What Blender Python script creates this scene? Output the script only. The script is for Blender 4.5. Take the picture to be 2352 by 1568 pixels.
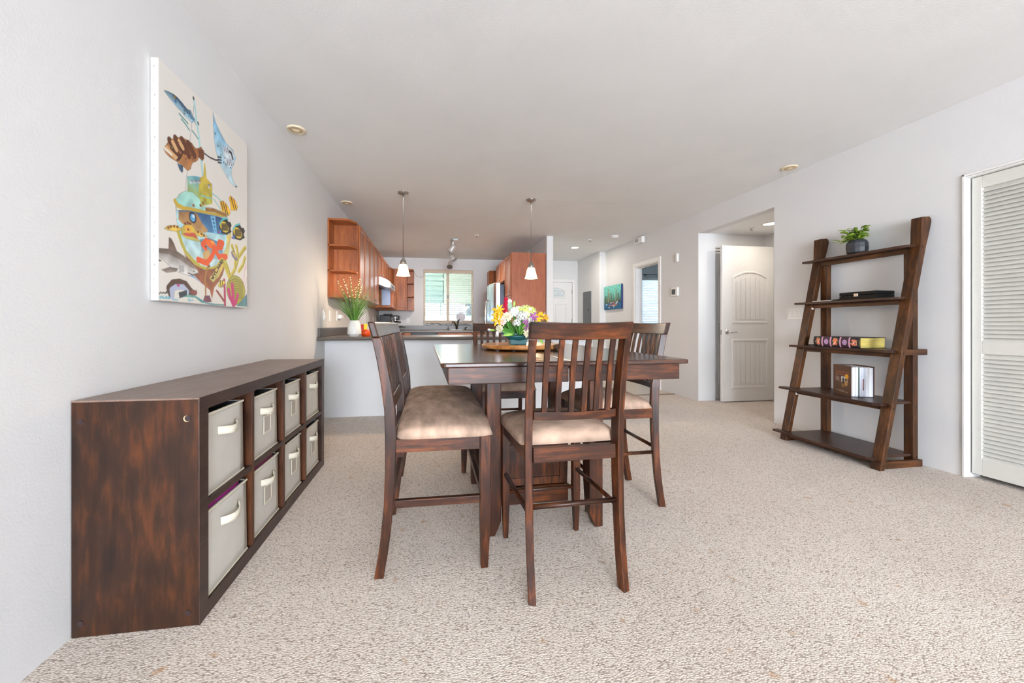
import bpy, bmesh, math, random
import numpy as np
from mathutils import Vector, Matrix

for o in list(bpy.data.objects):
    bpy.data.objects.remove(o, do_unlink=True)
SC = bpy.context.scene
COL = SC.collection
R = math.radians

# ------------------------------------------------------------------ camera
cam_d = bpy.data.cameras.new('camera'); cam = bpy.data.objects.new('camera', cam_d); COL.objects.link(cam)
cam_d.sensor_fit = 'HORIZONTAL'; cam_d.sensor_width = 36.0
cam_d.lens = 36.0 * 875.0 / 2352.0
cam_d.shift_x = (1176.0 - 1123.387) / 2352.0
cam_d.shift_y = -(784.0 - 745.65) / 2352.0
cam_d.clip_start = 0.03
cam.location = (0, 0, 1.0)
cam.rotation_euler = (R(90), 0, R(-8.54226))
SC.camera = cam

# ------------------------------------------------------------------ world, exposure
WORLD_STRENGTH = 28.0
w = bpy.data.worlds.new('daylight'); SC.world = w; w.use_nodes = True
bg = w.node_tree.nodes['Background']
bg.inputs[0].default_value = (0.86, 0.95, 1.07, 1); bg.inputs[1].default_value = WORLD_STRENGTH
vs = SC.view_settings
vs.view_transform = 'Standard'; vs.look = 'None'; vs.gamma = 1.0; vs.use_curve_mapping = False
vs.exposure = 0.56
SC.cycles.use_denoising = True
SC.cycles.use_adaptive_sampling = True; SC.cycles.adaptive_threshold = 0.015
SC.cycles.max_bounces = 8; SC.cycles.diffuse_bounces = 5; SC.cycles.glossy_bounces = 4
SC.cycles.transparent_max_bounces = 12
SC.cycles.sample_clamp_indirect = 6.0

def portal(name, loc, rot, sx, sy):
    l = bpy.data.lights.new(name, 'AREA'); l.shape = 'RECTANGLE'; l.size = sx; l.size_y = sy
    l.cycles.is_portal = True
    o = bpy.data.objects.new(name, l); COL.objects.link(o); o.location = loc; o.rotation_euler = rot
    return o
portal('daylight_portal_patio', (0.55, -6.65, 1.19), (R(90), 0, 0), 3.25, 2.36)
portal('daylight_portal_kitchen', (0.37, 8.72, 1.64), (R(-90), 0, 0), 1.1, 1.16)
portal('daylight_portal_bedroom', (5.3, 8.68, 1.55), (R(-90), 0, 0), 1.6, 1.1)

# ------------------------------------------------------------------ room dimensions (metres)
H = 2.473          # ceiling
XL = -1.14         # left wall
XR = 3.465         # right wall
YB = 8.55          # kitchen back wall
YF = -6.6          # wall behind the camera

# ------------------------------------------------------------------ materials
def new_mat(name):
    m = bpy.data.materials.new(name); m.use_nodes = True
    nt = m.node_tree; b = nt.nodes['Principled BSDF']
    return m, nt, b
def srgb(r, g, b):
    f = lambda c: (c/255.0/12.92) if c/255.0 <= 0.04045 else ((c/255.0+0.055)/1.055)**2.4
    return (f(r), f(g), f(b), 1.0)
def plain(name, rgb, rough=0.5, metal=0.0, noise=0.0, nscale=40, bump=0.0, bscale=200, spec=0.5, coat=0.0, stretch=(1,1,1)):
    m, nt, b = new_mat(name); c = srgb(*rgb)
    b.inputs['Base Color'].default_value = c
    b.inputs['Roughness'].default_value = rough; b.inputs['Metallic'].default_value = metal
    b.inputs['Specular IOR Level'].default_value = spec
    b.inputs['Coat Weight'].default_value = coat
    tc = nt.nodes.new('ShaderNodeTexCoord'); mp = nt.nodes.new('ShaderNodeMapping'); mp.inputs['Scale'].default_value = stretch
    nt.links.new(tc.outputs['Object'], mp.inputs[0])
    n = nt.nodes.new('ShaderNodeTexNoise'); n.inputs['Scale'].default_value = nscale; n.inputs['Detail'].default_value = 3
    nt.links.new(mp.outputs[0], n.inputs['Vector'])
    cr = nt.nodes.new('ShaderNodeValToRGB'); k = max(noise, 0.02)
    cr.color_ramp.elements[0].position = 0.3; cr.color_ramp.elements[1].position = 0.7
    cr.color_ramp.elements[0].color = (c[0]*(1-k), c[1]*(1-k), c[2]*(1-k), 1)
    cr.color_ramp.elements[1].color = (min(1,c[0]*(1+k)), min(1,c[1]*(1+k)), min(1,c[2]*(1+k)), 1)
    nt.links.new(n.outputs[0], cr.inputs[0]); nt.links.new(cr.outputs[0], b.inputs['Base Color'])
    if bump:
        n2 = nt.nodes.new('ShaderNodeTexNoise'); n2.inputs['Scale'].default_value = bscale; n2.inputs['Detail'].default_value = 2
        nt.links.new(tc.outputs['Object'], n2.inputs['Vector'])
        bp = nt.nodes.new('ShaderNodeBump'); bp.inputs['Strength'].default_value = bump; bp.inputs['Distance'].default_value = 0.002
        nt.links.new(n2.outputs[0], bp.inputs['Height']); nt.links.new(bp.outputs[0], b.inputs['Normal'])
    return m
def emit(name, rgb, strength):
    m, nt, b = new_mat(name); c = srgb(*rgb)
    b.inputs['Base Color'].default_value = c; b.inputs['Roughness'].default_value = 0.3
    b.inputs['Emission Color'].default_value = c; b.inputs['Emission Strength'].default_value = strength
    return m
def wood(name, dark, mid, light, axis='z', scale=9.0, rough=0.38, blotch=1.6, coat=0.06, stretch=14):
    """Stained wood: blotchy base tone plus grain lines stretched along one axis."""
    m, nt, b = new_mat(name); N = nt.nodes; L = nt.links
    tc = N.new('ShaderNodeTexCoord'); mp = N.new('ShaderNodeMapping')
    s = [scale]*3; s['xyz'.index(axis)] = scale/stretch
    mp.inputs['Scale'].default_value = s
    L.new(tc.outputs['Object'], mp.inputs[0])
    g = N.new('ShaderNodeTexNoise'); g.inputs['Scale'].default_value = 6.0; g.inputs['Detail'].default_value = 6; g.inputs['Roughness'].default_value = 0.62
    g.inputs['Distortion'].default_value = 0.4
    L.new(mp.outputs[0], g.inputs['Vector'])
    mp2 = N.new('ShaderNodeMapping'); s2 = [blotch*3]*3; s2['xyz'.index(axis)] = blotch*1.3
    mp2.inputs['Scale'].default_value = s2; L.new(tc.outputs['Object'], mp2.inputs[0])
    n = N.new('ShaderNodeTexNoise'); n.inputs['Scale'].default_value = 2.2; n.inputs['Detail'].default_value = 4; n.inputs['Roughness'].default_value = 0.6
    L.new(mp2.outputs[0], n.inputs['Vector'])
    mx = N.new('ShaderNodeMath'); mx.operation = 'MULTIPLY_ADD'; mx.inputs[1].default_value = 0.55
    L.new(g.outputs[0], mx.inputs[0])
    ml = N.new('ShaderNodeMath'); ml.operation = 'MULTIPLY'; ml.inputs[1].default_value = 0.45
    L.new(n.outputs[0], ml.inputs[0]); L.new(ml.outputs[0], mx.inputs[2])
    cr = N.new('ShaderNodeValToRGB'); e = cr.color_ramp.elements
    e[0].position = 0.36; e[0].color = srgb(*dark); e[1].position = 0.66; e[1].color = srgb(*light)
    k = e.new(0.50); k.color = srgb(*mid)
    L.new(mx.outputs[0], cr.inputs[0]); L.new(cr.outputs[0], b.inputs['Base Color'])
    b.inputs['Specular IOR Level'].default_value = 0.32
    b.inputs['Roughness'].default_value = rough; b.inputs['Coat Weight'].default_value = coat; b.inputs['Coat Roughness'].default_value = 0.25
    bp = N.new('ShaderNodeBump'); bp.inputs['Strength'].default_value = 0.08; bp.inputs['Distance'].default_value = 0.001
    L.new(g.outputs[0], bp.inputs['Height']); L.new(bp.outputs[0], b.inputs['Normal'])
    return m
def thin_glass(name, tint=(235, 245, 250), gloss=0.022):
    m, nt, b = new_mat(name); N = nt.nodes; L = nt.links
    t = N.new('ShaderNodeBsdfTransparent'); t.inputs[0].default_value = srgb(*tint)
    g = N.new('ShaderNodeBsdfGlossy'); g.inputs['Roughness'].default_value = 0.02
    mx = N.new('ShaderNodeMixShader'); mx.inputs[0].default_value = gloss
    L.new(t.outputs[0], mx.inputs[1]); L.new(g.outputs[0], mx.inputs[2])
    L.new(mx.outputs[0], N['Material Output'].inputs[0])
    return m
def vcol(name, rough=0.6, bump=0.0):
    m, nt, b = new_mat(name)
    a = nt.nodes.new('ShaderNodeVertexColor'); a.layer_name = 'paint'
    nt.links.new(a.outputs[0], b.inputs['Base Color']); b.inputs['Roughness'].default_value = rough
    return m

def carpet_mat():
    m, nt, b = new_mat('carpet_loop'); N = nt.nodes; L = nt.links
    tc = N.new('ShaderNodeTexCoord'); mp = N.new('ShaderNodeMapping')
    mp.inputs['Rotation'].default_value = (0, 0, R(35)); mp.inputs['Scale'].default_value = (1.0, 1.7, 1.0)
    L.new(tc.outputs['Object'], mp.inputs[0])
    v = N.new('ShaderNodeTexVoronoi'); v.inputs['Scale'].default_value = 122; v.inputs['Randomness'].default_value = 0.8
    L.new(mp.outputs[0], v.inputs['Vector'])
    n = N.new('ShaderNodeTexNoise'); n.inputs['Scale'].default_value = 170; n.inputs['Detail'].default_value = 2
    L.new(mp.outputs[0], n.inputs['Vector'])
    ad = N.new('ShaderNodeMath'); ad.operation = 'MULTIPLY_ADD'; ad.inputs[1].default_value = -0.55
    L.new(n.outputs[0], ad.inputs[0]); L.new(v.outputs['Distance'], ad.inputs[2])
    cr = N.new('ShaderNodeValToRGB'); e = cr.color_ramp.elements
    e[0].position = 0.05; e[0].color = srgb(230, 219, 208); e[1].position = 0.62; e[1].color = srgb(152, 136, 121)
    k = e.new(0.32); k.color = srgb(211, 198, 186)
    L.new(ad.outputs[0], cr.inputs[0])
    # broad wear plus a few tan stains
    n2 = N.new('ShaderNodeTexNoise'); n2.inputs['Scale'].default_value = 1.3; n2.inputs['Detail'].default_value = 3
    L.new(tc.outputs['Object'], n2.inputs['Vector'])
    cr2 = N.new('ShaderNodeValToRGB'); e2 = cr2.color_ramp.elements
    e2[0].position = 0.3; e2[0].color = (0.90, 0.88, 0.86, 1); e2[1].position = 0.7; e2[1].color = (1, 1, 1, 1)
    L.new(n2.outputs[0], cr2.inputs[0])
    mx = N.new('ShaderNodeMix'); mx.data_type = 'RGBA'; mx.blend_type = 'MULTIPLY'; mx.inputs[0].default_value = 1.0
    L.new(cr.outputs[0], mx.inputs[6]); L.new(cr2.outputs[0], mx.inputs[7])
    n3 = N.new('ShaderNodeTexNoise'); n3.inputs['Scale'].default_value = 16; n3.inputs['Detail'].default_value = 1
    L.new(tc.outputs['Object'], n3.inputs['Vector'])
    cr3 = N.new('ShaderNodeValToRGB'); e3 = cr3.color_ramp.elements
    e3[0].position = 0.70; e3[0].color = (0, 0, 0, 1); e3[1].position = 0.78; e3[1].color = (0.55, 0.55, 0.55, 1)
    L.new(n3.outputs[0], cr3.inputs[0])
    mx2 = N.new('ShaderNodeMix'); mx2.data_type = 'RGBA'; mx2.inputs[7].default_value = srgb(176, 128, 76)
    L.new(cr3.outputs[0], mx2.inputs[0]); L.new(mx.outputs[2], mx2.inputs[6])
    L.new(mx2.outputs[2], b.inputs['Base Color'])
    b.inputs['Roughness'].default_value = 0.95; b.inputs['Specular IOR Level'].default_value = 0.15
    b.inputs['Sheen Weight'].default_value = 0.15
    iv = N.new('ShaderNodeMath'); iv.operation = 'MULTIPLY'; iv.inputs[1].default_value = -1.0
    L.new(ad.outputs[0], iv.inputs[0])
    bp = N.new('ShaderNodeBump'); bp.inputs['Strength'].default_value = 0.55; bp.inputs['Distance'].default_value = 0.004
    L.new(iv.outputs[0], bp.inputs['Height']); L.new(bp.outputs[0], b.inputs['Normal'])
    return m

M = {}
M['wall'] = plain('wall_paint', (220, 219, 218), 0.85, bump=0.25, bscale=140, noise=0.01, nscale=2, spec=0.25)
M['ceil'] = plain('ceiling_paint', (236, 236, 235), 0.9, bump=0.35, bscale=110, noise=0.01, nscale=2, spec=0.2)
M['trim'] = plain('trim_paint', (232, 230, 227), 0.45, noise=0.01)
M['door'] = plain('door_paint', (230, 228, 225), 0.4, noise=0.01)
M['louver'] = plain('louver_paint', (214, 212, 204), 0.5, noise=0.02)
M['carpet'] = carpet_mat()
M['tile'] = plain('floor_tile', (205, 192, 172), 0.35, noise=0.08, nscale=7)
M['grout'] = plain('tile_grout', (168, 156, 140), 0.9)
espresso = ((24, 12, 6), (58, 28, 12), (112, 58, 23))
for a in 'xyz':
    M['dark_'+a] = wood('stained_wood_'+a, *espresso, axis=a)
M['top_wood'] = wood('table_top_wood', (34, 18, 10), (60, 32, 18), (92, 50, 28), axis='x', rough=0.2, coat=0.4)
for a in 'xyz':
    M['shelf_'+a] = wood('ladder_shelf_wood_'+a, (38, 21, 9), (68, 39, 17), (102, 60, 28), axis=a)
M['shelf_board'] = wood('shelf_board_wood', (38, 22, 16), (58, 36, 26), (76, 50, 36), axis='y', rough=0.35)
M['case_end'] = wood('bookcase_end_wood', (34, 20, 14), (50, 29, 18), (84, 45, 20), axis='z', scale=7, blotch=1.9, stretch=7, rough=0.38)
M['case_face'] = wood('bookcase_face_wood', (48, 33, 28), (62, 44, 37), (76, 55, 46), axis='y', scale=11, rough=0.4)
M['case_top_sheen'] = wood('bookcase_top_sheen_wood', (104, 84, 72), (120, 98, 86), (136, 113, 100), axis='y', scale=11, rough=0.36)  # paler than the other faces: sheen on the top is painted into the colour
M['case_in'] = wood('bookcase_inner_wood', (44, 24, 14), (72, 40, 22), (98, 56, 30), axis='z', scale=6, rough=0.4)
for a in 'xyz':
    M['maple_'+a] = wood('cabinet_maple_'+a, (128, 66, 28), (158, 88, 42), (186, 112, 60), axis=a, scale=4, rough=0.35, blotch=1.0)
M['panel'] = wood('fridge_panel_wood', (142, 78, 50), (158, 90, 60), (172, 102, 70), axis='z', scale=4, rough=0.45)
M['board'] = wood('serving_board_wood', (150, 86, 36), (200, 136, 74), (226, 176, 116), axis='x', scale=6, rough=0.35)
M['bark'] = plain('bark', (92, 62, 38), 0.9, noise=0.5, nscale=30, bump=0.8, bscale=60)
M['suede'] = plain('tan_suede', (174, 147, 128), 0.9, noise=0.3, nscale=11, bump=0.3, bscale=22, spec=0.15, stretch=(1, 1.8, 1))
M['canvas_bin'] = plain('bin_canvas', (208, 203, 193), 0.9, noise=0.03, nscale=12, bump=0.15, bscale=400)
M['webbing'] = plain('cotton_webbing', (228, 220, 200), 0.85, noise=0.05, nscale=90, bump=0.3, bscale=500)
M['card'] = plain('label_card', (186, 176, 164), 0.7)
M['dark_in'] = plain('bin_lining', (54, 58, 62), 0.9)
M['magenta'] = plain('magenta_cloth', (176, 44, 140), 0.8, noise=0.2, nscale=20)
M['crimson'] = plain('crimson_cloth', (140, 40, 84), 0.8, noise=0.4, nscale=25)
M['cap'] = plain('screw_cap', (46, 30, 30), 0.4)
M['plug'] = plain('wood_plug', (22, 13, 9), 0.5)
M['white'] = plain('white_plastic', (232, 231, 228), 0.4)
M['beige'] = plain('beige_plastic', (224, 208, 178), 0.5)
M['beige2'] = plain('beige_grille', (196, 172, 134), 0.6)
M['nickel'] = plain('brushed_nickel', (168, 162, 154), 0.32, metal=0.85)
M['chrome'] = plain('chrome', (205, 205, 205), 0.12, metal=1.0)
M['steel'] = plain('stainless_steel', (196, 196, 198), 0.28, metal=1.0, noise=0.04, nscale=60)
M['steel_dark'] = plain('dark_steel', (66, 72, 84), 0.35, metal=0.6)
M['black'] = plain('black_plastic', (24, 23, 23), 0.35)
M['leather'] = plain('black_leatherette', (11, 11, 12), 0.5, spec=0.25, bump=0.2, bscale=300)
M['counter'] = plain('speckled_laminate', (92, 84, 78), 0.3, noise=0.35, nscale=160)
M['blind'] = plain('blind_slat', (236, 228, 214), 0.6)
def translucent(name, rgb, fac):
    m, nt, b = new_mat(name); N = nt.nodes; L = nt.links; b.inputs['Base Color'].default_value = srgb(*rgb); b.inputs['Roughness'].default_value = 0.6
    t = N.new('ShaderNodeBsdfTranslucent'); t.inputs[0].default_value = srgb(*rgb)
    mx = N.new('ShaderNodeMixShader'); mx.inputs[0].default_value = fac
    L.new(b.outputs[0], mx.inputs[1]); L.new(t.outputs[0], mx.inputs[2]); L.new(mx.outputs[0], N['Material Output'].inputs[0])
    return m
M['blind_w'] = translucent('white_blind_slat', (240, 240, 240), 0.22)
M['vinyl'] = plain('beige_vinyl_frame', (206, 184, 160), 0.5)
M['glass'] = thin_glass('window_glass')
M['grey_metal'] = plain('grey_enamel', (96, 98, 98), 0.5)
M['lcd'] = plain('grey_screen', (84, 86, 86), 0.25)
M['ceramic'] = plain('ribbed_white_ceramic', (212, 210, 204), 0.3)
M['teal'] = plain('teal_ceramic', (26, 88, 92), 0.3)
M['pot'] = plain('slate_ceramic', (44, 46, 52), 0.3, noise=0.5, nscale=9, stretch=(1, 1, 3))

# ------------------------------------------------------------------ helpers
class MB:
    """Collects simple shapes into one mesh."""
    def __init__(self): self.v = []; self.f = []; self.c = None
    def add(self, vs, fs):
        b = len(self.v); self.v += [tuple(p) for p in vs]; self.f += [tuple(i+b for i in q) for q in fs]; return self
    def box(self, x0, x1, y0, y1, z0, z1):
        vs = [(x0,y0,z0),(x1,y0,z0),(x1,y1,z0),(x0,y1,z0),(x0,y0,z1),(x1,y0,z1),(x1,y1,z1),(x0,y1,z1)]
        return self.add(vs, [(0,3,2,1),(4,5,6,7),(0,1,5,4),(1,2,6,5),(2,3,7,6),(3,0,4,7)])
    def hexa(self, lo, hi):
        """lo, hi: four corner points each, same winding."""
        return self.add(list(lo)+list(hi), [(3,2,1,0),(4,5,6,7),(0,1,5,4),(1,2,6,5),(2,3,7,6),(3,0,4,7)])
    def prism(self, poly, axis, a0, a1):
        n = len(poly)
        def P(p, a):
            return {'x': (a, p[0], p[1]), 'y': (p[0], a, p[1]), 'z': (p[0], p[1], a)}[axis]
        vs = [P(p, a0) for p in poly] + [P(p, a1) for p in poly]
        fs = [tuple(range(n)), tuple(range(2*n-1, n-1, -1))] + [(i, i+n, (i+1) % n+n, (i+1) % n) for i in range(n)]
        return self.add(vs, fs)
    def lathe(self, prof, c=(0,0,0), seg=24, squash=1.0, cap=True):
        vs = []; fs = []
        for r, z in prof:
            for k in range(seg):
                a = 2*math.pi*k/seg; vs.append((c[0]+r*math.cos(a), c[1]+r*math.sin(a)*squash, c[2]+z))
        m = len(prof)
        for i in range(m-1):
            for k in range(seg):
                k2 = (k+1) % seg; fs.append((i*seg+k, i*seg+k2, (i+1)*seg+k2, (i+1)*seg+k))
        if cap:
            fs.append(tuple(range(seg-1, -1, -1))); fs.append(tuple((m-1)*seg+k for k in range(seg)))
        return self.add(vs, fs)
    def tube(self, pts, rad, seg=8, cap=True):
        pts = [Vector(p) for p in pts]; n = len(pts)
        rad = rad if isinstance(rad, (list, tuple)) else [rad]*n
        vs = []; fs = []; up = None
        for i, p in enumerate(pts):
            t = (pts[min(i+1, n-1)]-pts[max(i-1, 0)]).normalized()
            if up is None:
                up = Vector((0,0,1)) if abs(t.z) < 0.9 else Vector((1,0,0))
            u = (up - t*up.dot(t)).normalized(); w_ = t.cross(u); up = u
            for k in range(seg):
                a = 2*math.pi*k/seg; q = p + (u*math.cos(a)+w_*math.sin(a))*rad[i]; vs.append(q)
        for i in range(n-1):
            for k in range(seg):
                k2 = (k+1) % seg; fs.append((i*seg+k, i*seg+k2, (i+1)*seg+k2, (i+1)*seg+k))
        if cap:
            fs.append(tuple(range(seg-1, -1, -1))); fs.append(tuple((n-1)*seg+k for k in range(seg)))
        return self.add(vs, fs)
    def ball(self, c, r, seg=10, rings=7, s=(1,1,1)):
        vs = [(c[0], c[1], c[2]-r*s[2])]
        for i in range(1, rings):
            t = math.pi*i/rings
            for k in range(seg):
                a = 2*math.pi*k/seg
                vs.append((c[0]+r*s[0]*math.sin(t)*math.cos(a), c[1]+r*s[1]*math.sin(t)*math.sin(a), c[2]-r*s[2]*math.cos(t)))
        vs.append((c[0], c[1], c[2]+r*s[2])); fs = []
        for k in range(seg):
            fs.append((0, 1+(k+1) % seg, 1+k)); e = len(vs)-1; b = 1+(rings-2)*seg
            fs.append((e, b+k, b+(k+1) % seg))
        for i in range(rings-2):
            for k in range(seg):
                fs.append((1+i*seg+k, 1+i*seg+(k+1) % seg, 1+(i+1)*seg+(k+1) % seg, 1+(i+1)*seg+k))
        return self.add(vs, fs)
    def leaf(self, base, d, up, length, width, fold=0.15, droop=0.1, n=5):
        """A pointed leaf with thickness, from base along d."""
        d = Vector(d).normalized(); up = Vector(up); side = d.cross(up)
        if side.length < 1e-4: side = d.cross(Vector((1,0,0)))
        side.normalize(); nrm = side.cross(d).normalized(); base = Vector(base)
        top = []; 
        for i in range(n+1):
            t = i/n; wd = width*math.sin(math.pi*min(1, t*0.93+0.04))**0.8*0.5
            c = base + d*length*t - nrm*droop*length*t*t
            top.append((c - side*wd + nrm*fold*wd, c, c + side*wd + nrm*fold*wd))
        vs = [p for row in top for p in row] + [p - nrm*0.0012 for row in top for p in row]
        m = 3*(n+1); fs = []
        for i in range(n):
            for j in (0, 1):
                a = i*3+j; fs.append((a, a+1, a+4, a+3)); fs.append((m+a, m+a+3, m+a+4, m+a+1))
            fs.append((i*3, i*3+3, m+i*3+3, m+i*3)); fs.append((i*3+2, m+i*3+2, m+i*3+5, i*3+5))
        return self.add(vs, fs)
    def mesh(self, name, origin=(0,0,0), smooth=False):
        me = bpy.data.meshes.new(name); o = Vector(origin)
        me.from_pydata([tuple(Vector(p)-o) for p in self.v], [], self.f); me.update()
        bm = bmesh.new(); bm.from_mesh(me); bmesh.ops.recalc_face_normals(bm, faces=bm.faces); bm.to_mesh(me); bm.free()
        if smooth:
            for p in me.polygons: p.use_smooth = True
        return me
def mkobj(name, me, mat, parent=None, loc=(0,0,0), bevel=0.0, seg=2, autosmooth=None):
    o = bpy.data.objects.new(name, me); COL.objects.link(o)
    if mat is not None and len(me.materials) == 0: me.materials.append(mat)
    o.location = loc
    if parent is not None: o.parent = parent
    if bevel:
        md = o.modifiers.new('bevel', 'BEVEL'); md.width = bevel; md.segments = seg; md.limit_method = 'ANGLE'; md.angle_limit = R(40)
    return o
def tag(o, label=None, cat=None, group=None, kind=None):
    if label: o['label'] = label
    if cat: o['category'] = cat
    if group: o['group'] = group
    if kind: o['kind'] = kind
    return o
def struct(name, mb, mat, label=None, origin=(0,0,0), bevel=0.0, smooth=False):
    o = mkobj(name, mb.mesh(name, origin, smooth), mat, loc=origin, bevel=bevel)
    o['kind'] = 'structure'
    if label: o['label'] = label
    return o
class Thing:
    """An Empty at the thing's base; parts are given in world coordinates unless local=True."""
    def __init__(self, name, label, cat, loc=(0,0,0), rotz=0.0, group=None, local=False, kind=None):
        self.o = bpy.data.objects.new(name, None); COL.objects.link(self.o)
        self.o.empty_display_size = 0.05
        self.o.location = loc; self.o.rotation_euler = (0,0,rotz); tag(self.o, label, cat, group, kind)
        self.org = (0,0,0) if local else loc
    def part(self, name, mb, mat, bevel=0.0, smooth=False, seg=2, label=None, kind=None):
        me = mb if isinstance(mb, bpy.types.Mesh) else mb.mesh(name, self.org, smooth)
        o = mkobj(name, me, mat, self.o, bevel=bevel, seg=seg); tag(o, label=label, kind=kind); return o
    def sub(self, parent, name, mb, mat, bevel=0.0, smooth=False, label=None):
        o = mkobj(name, mb.mesh(name, self.org, smooth), mat, parent, bevel=bevel); tag(o, label=label); return o
def single(name, mb, mat, label, cat, loc=(0,0,0), group=None, bevel=0.0, smooth=False, seg=2):
    o = mkobj(name, mb.mesh(name, loc, smooth), mat, loc=loc, bevel=bevel, seg=seg)
    return tag(o, label, cat, group)
def child(parent, name, mb, mat, bevel=0.0, smooth=False, origin=(0,0,0), label=None, kind=None):
    o = mkobj(name, mb.mesh(name, origin, smooth), mat, parent, bevel=bevel); tag(o, label=label, kind=kind); return o
def copy_tree(o, parent=None):
    c = o.copy(); COL.objects.link(c); c.parent = parent
    for ch in list(o.children): copy_tree(ch, c)
    return c
def lamp(name, kind, loc, power, rgb, size=0.05, rot=(0,0,0), parent=None, spot=None):
    l = bpy.data.lights.new(name, kind); l.energy = power; l.color = srgb(*rgb)[:3]
    if kind == 'AREA': l.shape = 'DISK'; l.size = size
    else: l.shadow_soft_size = size
    if kind == 'SPOT': l.spot_size = spot or R(80); l.spot_blend = 0.6
    o = bpy.data.objects.new(name, l); COL.objects.link(o); o.location = loc; o.rotation_euler = rot
    if parent is not None: o.parent = parent
    return o

# ------------------------------------------------------------------ the setting
T = 0.12
b = MB()
def rect(b, x0, x1, y0, y1, z=0.0): b.box(x0, x1, y0, y1, z-0.05, z)
rect(b, XL-T, XR+T, YF-T, 5.03); rect(b, XR+T, 6.4, YF-T, 8.6); rect(b, XR, XR+T, 5.03, 7.25)
floor = struct('floor', b, M['carpet'], 'beige looped carpet')
# tiled floor: grout bed and single tiles
b = MB(); rect(b, XL, XR, 5.03, 8.6, -0.003)
ft = struct('floor_kitchen', b, M['grout'], 'tiled floor of the kitchen and the entry')
tile_me = MB().box(0, 0.325, 0, 0.325, -0.02, 0.0005).mesh('tile')
tx = XR - 0.33*14
for i in range(14):
    for j in range(11):
        o = mkobj('tile', tile_me, M['tile'], ft, (tx+0.33*i+0.0025, 5.075+0.33*j, 0)) if 5.075+0.33*j+0.325 < 8.8 else None
struct('trim_1', MB().box(1.9, XR, 5.015, 5.07, -0.02, 0.004), plain('threshold', (128, 108, 88), 0.6), 'brown threshold strip between carpet and tiles', bevel=0.002)

struct('ceiling', MB().box(XL-T, 6.4, YF-T, 8.72, H, H+0.1), M['ceil'], 'white textured ceiling')
struct('wall_left', MB().box(XL-T, XL, YF-T, YB+T, 0, H), M['wall'], 'white wall with the sea picture')
b = MB()
def ywall(b, x0, x1, y0, y1, openings, top=H):
    """wall along y with openings (ya, yb, z0, z1)."""
    y = y0
    for ya, yb, za, zb in sorted(openings):
        b.box(x0, x1, y, ya, 0, top)
        if zb < top: b.box(x0, x1, ya, yb, zb, top)
        if za > 0: b.box(x0, x1, ya, yb, 0, za)
        y = yb
    b.box(x0, x1, y, y1, 0, top)
def xwall(b, y0, y1, x0, x1, openings, top=H):
    x = x0
    for xa, xb, za, zb in sorted(openings):
        b.box(x, xa, y0, y1, 0, top)
        if zb < top: b.box(xa, xb, y0, y1, zb, top)
        if za > 0: b.box(xa, xb, y0, y1, 0, za)
        x = xb
    b.box(x, x1, y0, y1, 0, top)
ywall(b, XR, XR+T, YF-T, 7.25, [(0.55, 2.008, 0, 1.972), (3.424, 4.545, 0, 2.204), (5.43, 6.117, 0, 1.985)])
struct('wall_right', b, M['wall'], 'white wall behind the ladder shelf')
b = MB(); xwall(b, YB, YB+T, XL, 1.88, [(-0.185, 0.925, 1.06, 2.227)])
struct('wall_back', b, M['wall'], 'white kitchen wall around the window')
struct('wall_partition', MB().box(1.88, 1.995, 6.09, YB+T, 0, H), M['wall'], 'end of the wall between kitchen and entry', bevel=0.012)
b = MB(); xwall(b, 8.42, 8.54, 1.995, 3.34, [(2.30, 3.21, 0, 1.978)])
struct('wall_entry', b, M['wall'], 'white wall around the front door')
struct('wall_corridor', MB().box(3.34, XR+T, 7.25, 8.54, 0, H), M['wall'], 'white wall with the electric panel', bevel=0.012)
b = MB(); xwall(b, YF-T, YF, XL, XR, [(-1.08, 2.18, 0, 2.38)])
struct('wall_front', b, M['wall'], 'wall behind the viewer with a wide patio opening')
# alcove behind the ladder-shelf wall
b = MB(); xwall(b, 4.545, 4.66, XR+T, 4.56, [(3.71, 4.40, 0, 2.02)])
struct('wall_alcove_far', b, M['wall'], 'far wall of the alcove')
struct('wall_alcove_right', MB().box(4.45, 4.56, 3.3, 4.545, 0, 2.3), M['wall'])
struct('wall_alcove_near', MB().box(XR+T, 4.45, 3.3, 3.424, 0, 2.3), M['wall'])
struct('ceiling_alcove', MB().box(XR+T, 4.45, 3.424, 4.545, 2.204, 2.3), M['ceil'], 'low ceiling of the alcove')
# closet body behind the louvred door
b = MB(); b.box(4.1, 4.2, 0.4, 2.2, 0, 2.3).box(XR+T, 4.1, 0.4, 0.5, 0, 2.3).box(XR+T, 4.1, 2.1, 2.2, 0, 2.3).box(XR+T, 4.1, 0.5, 2.1, 2.2, 2.3)
struct('wall_closet', b, M['wall'])
# bedroom
b = MB(); xwall(b, 8.5, 8.62, XR+T, 6.4, [(4.55, 6.05, 1.0, 2.09)])
struct('wall_bedroom_back', b, M['wall'], 'bedroom wall around the window')
struct('wall_bedroom_side', MB().box(6.28, 6.4, 4.8, 8.5, 0, H), M['wall'])
struct('wall_bedroom_near', MB().box(XR+T, 6.28, 4.72, 4.84, 0, H), M['wall'])
# peninsula half wall
struct('wall_peninsula', MB().box(XL, 1.90, 4.32, 4.44, 0, 0.84), M['wall'], 'white half wall under the peninsula counter')

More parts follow.
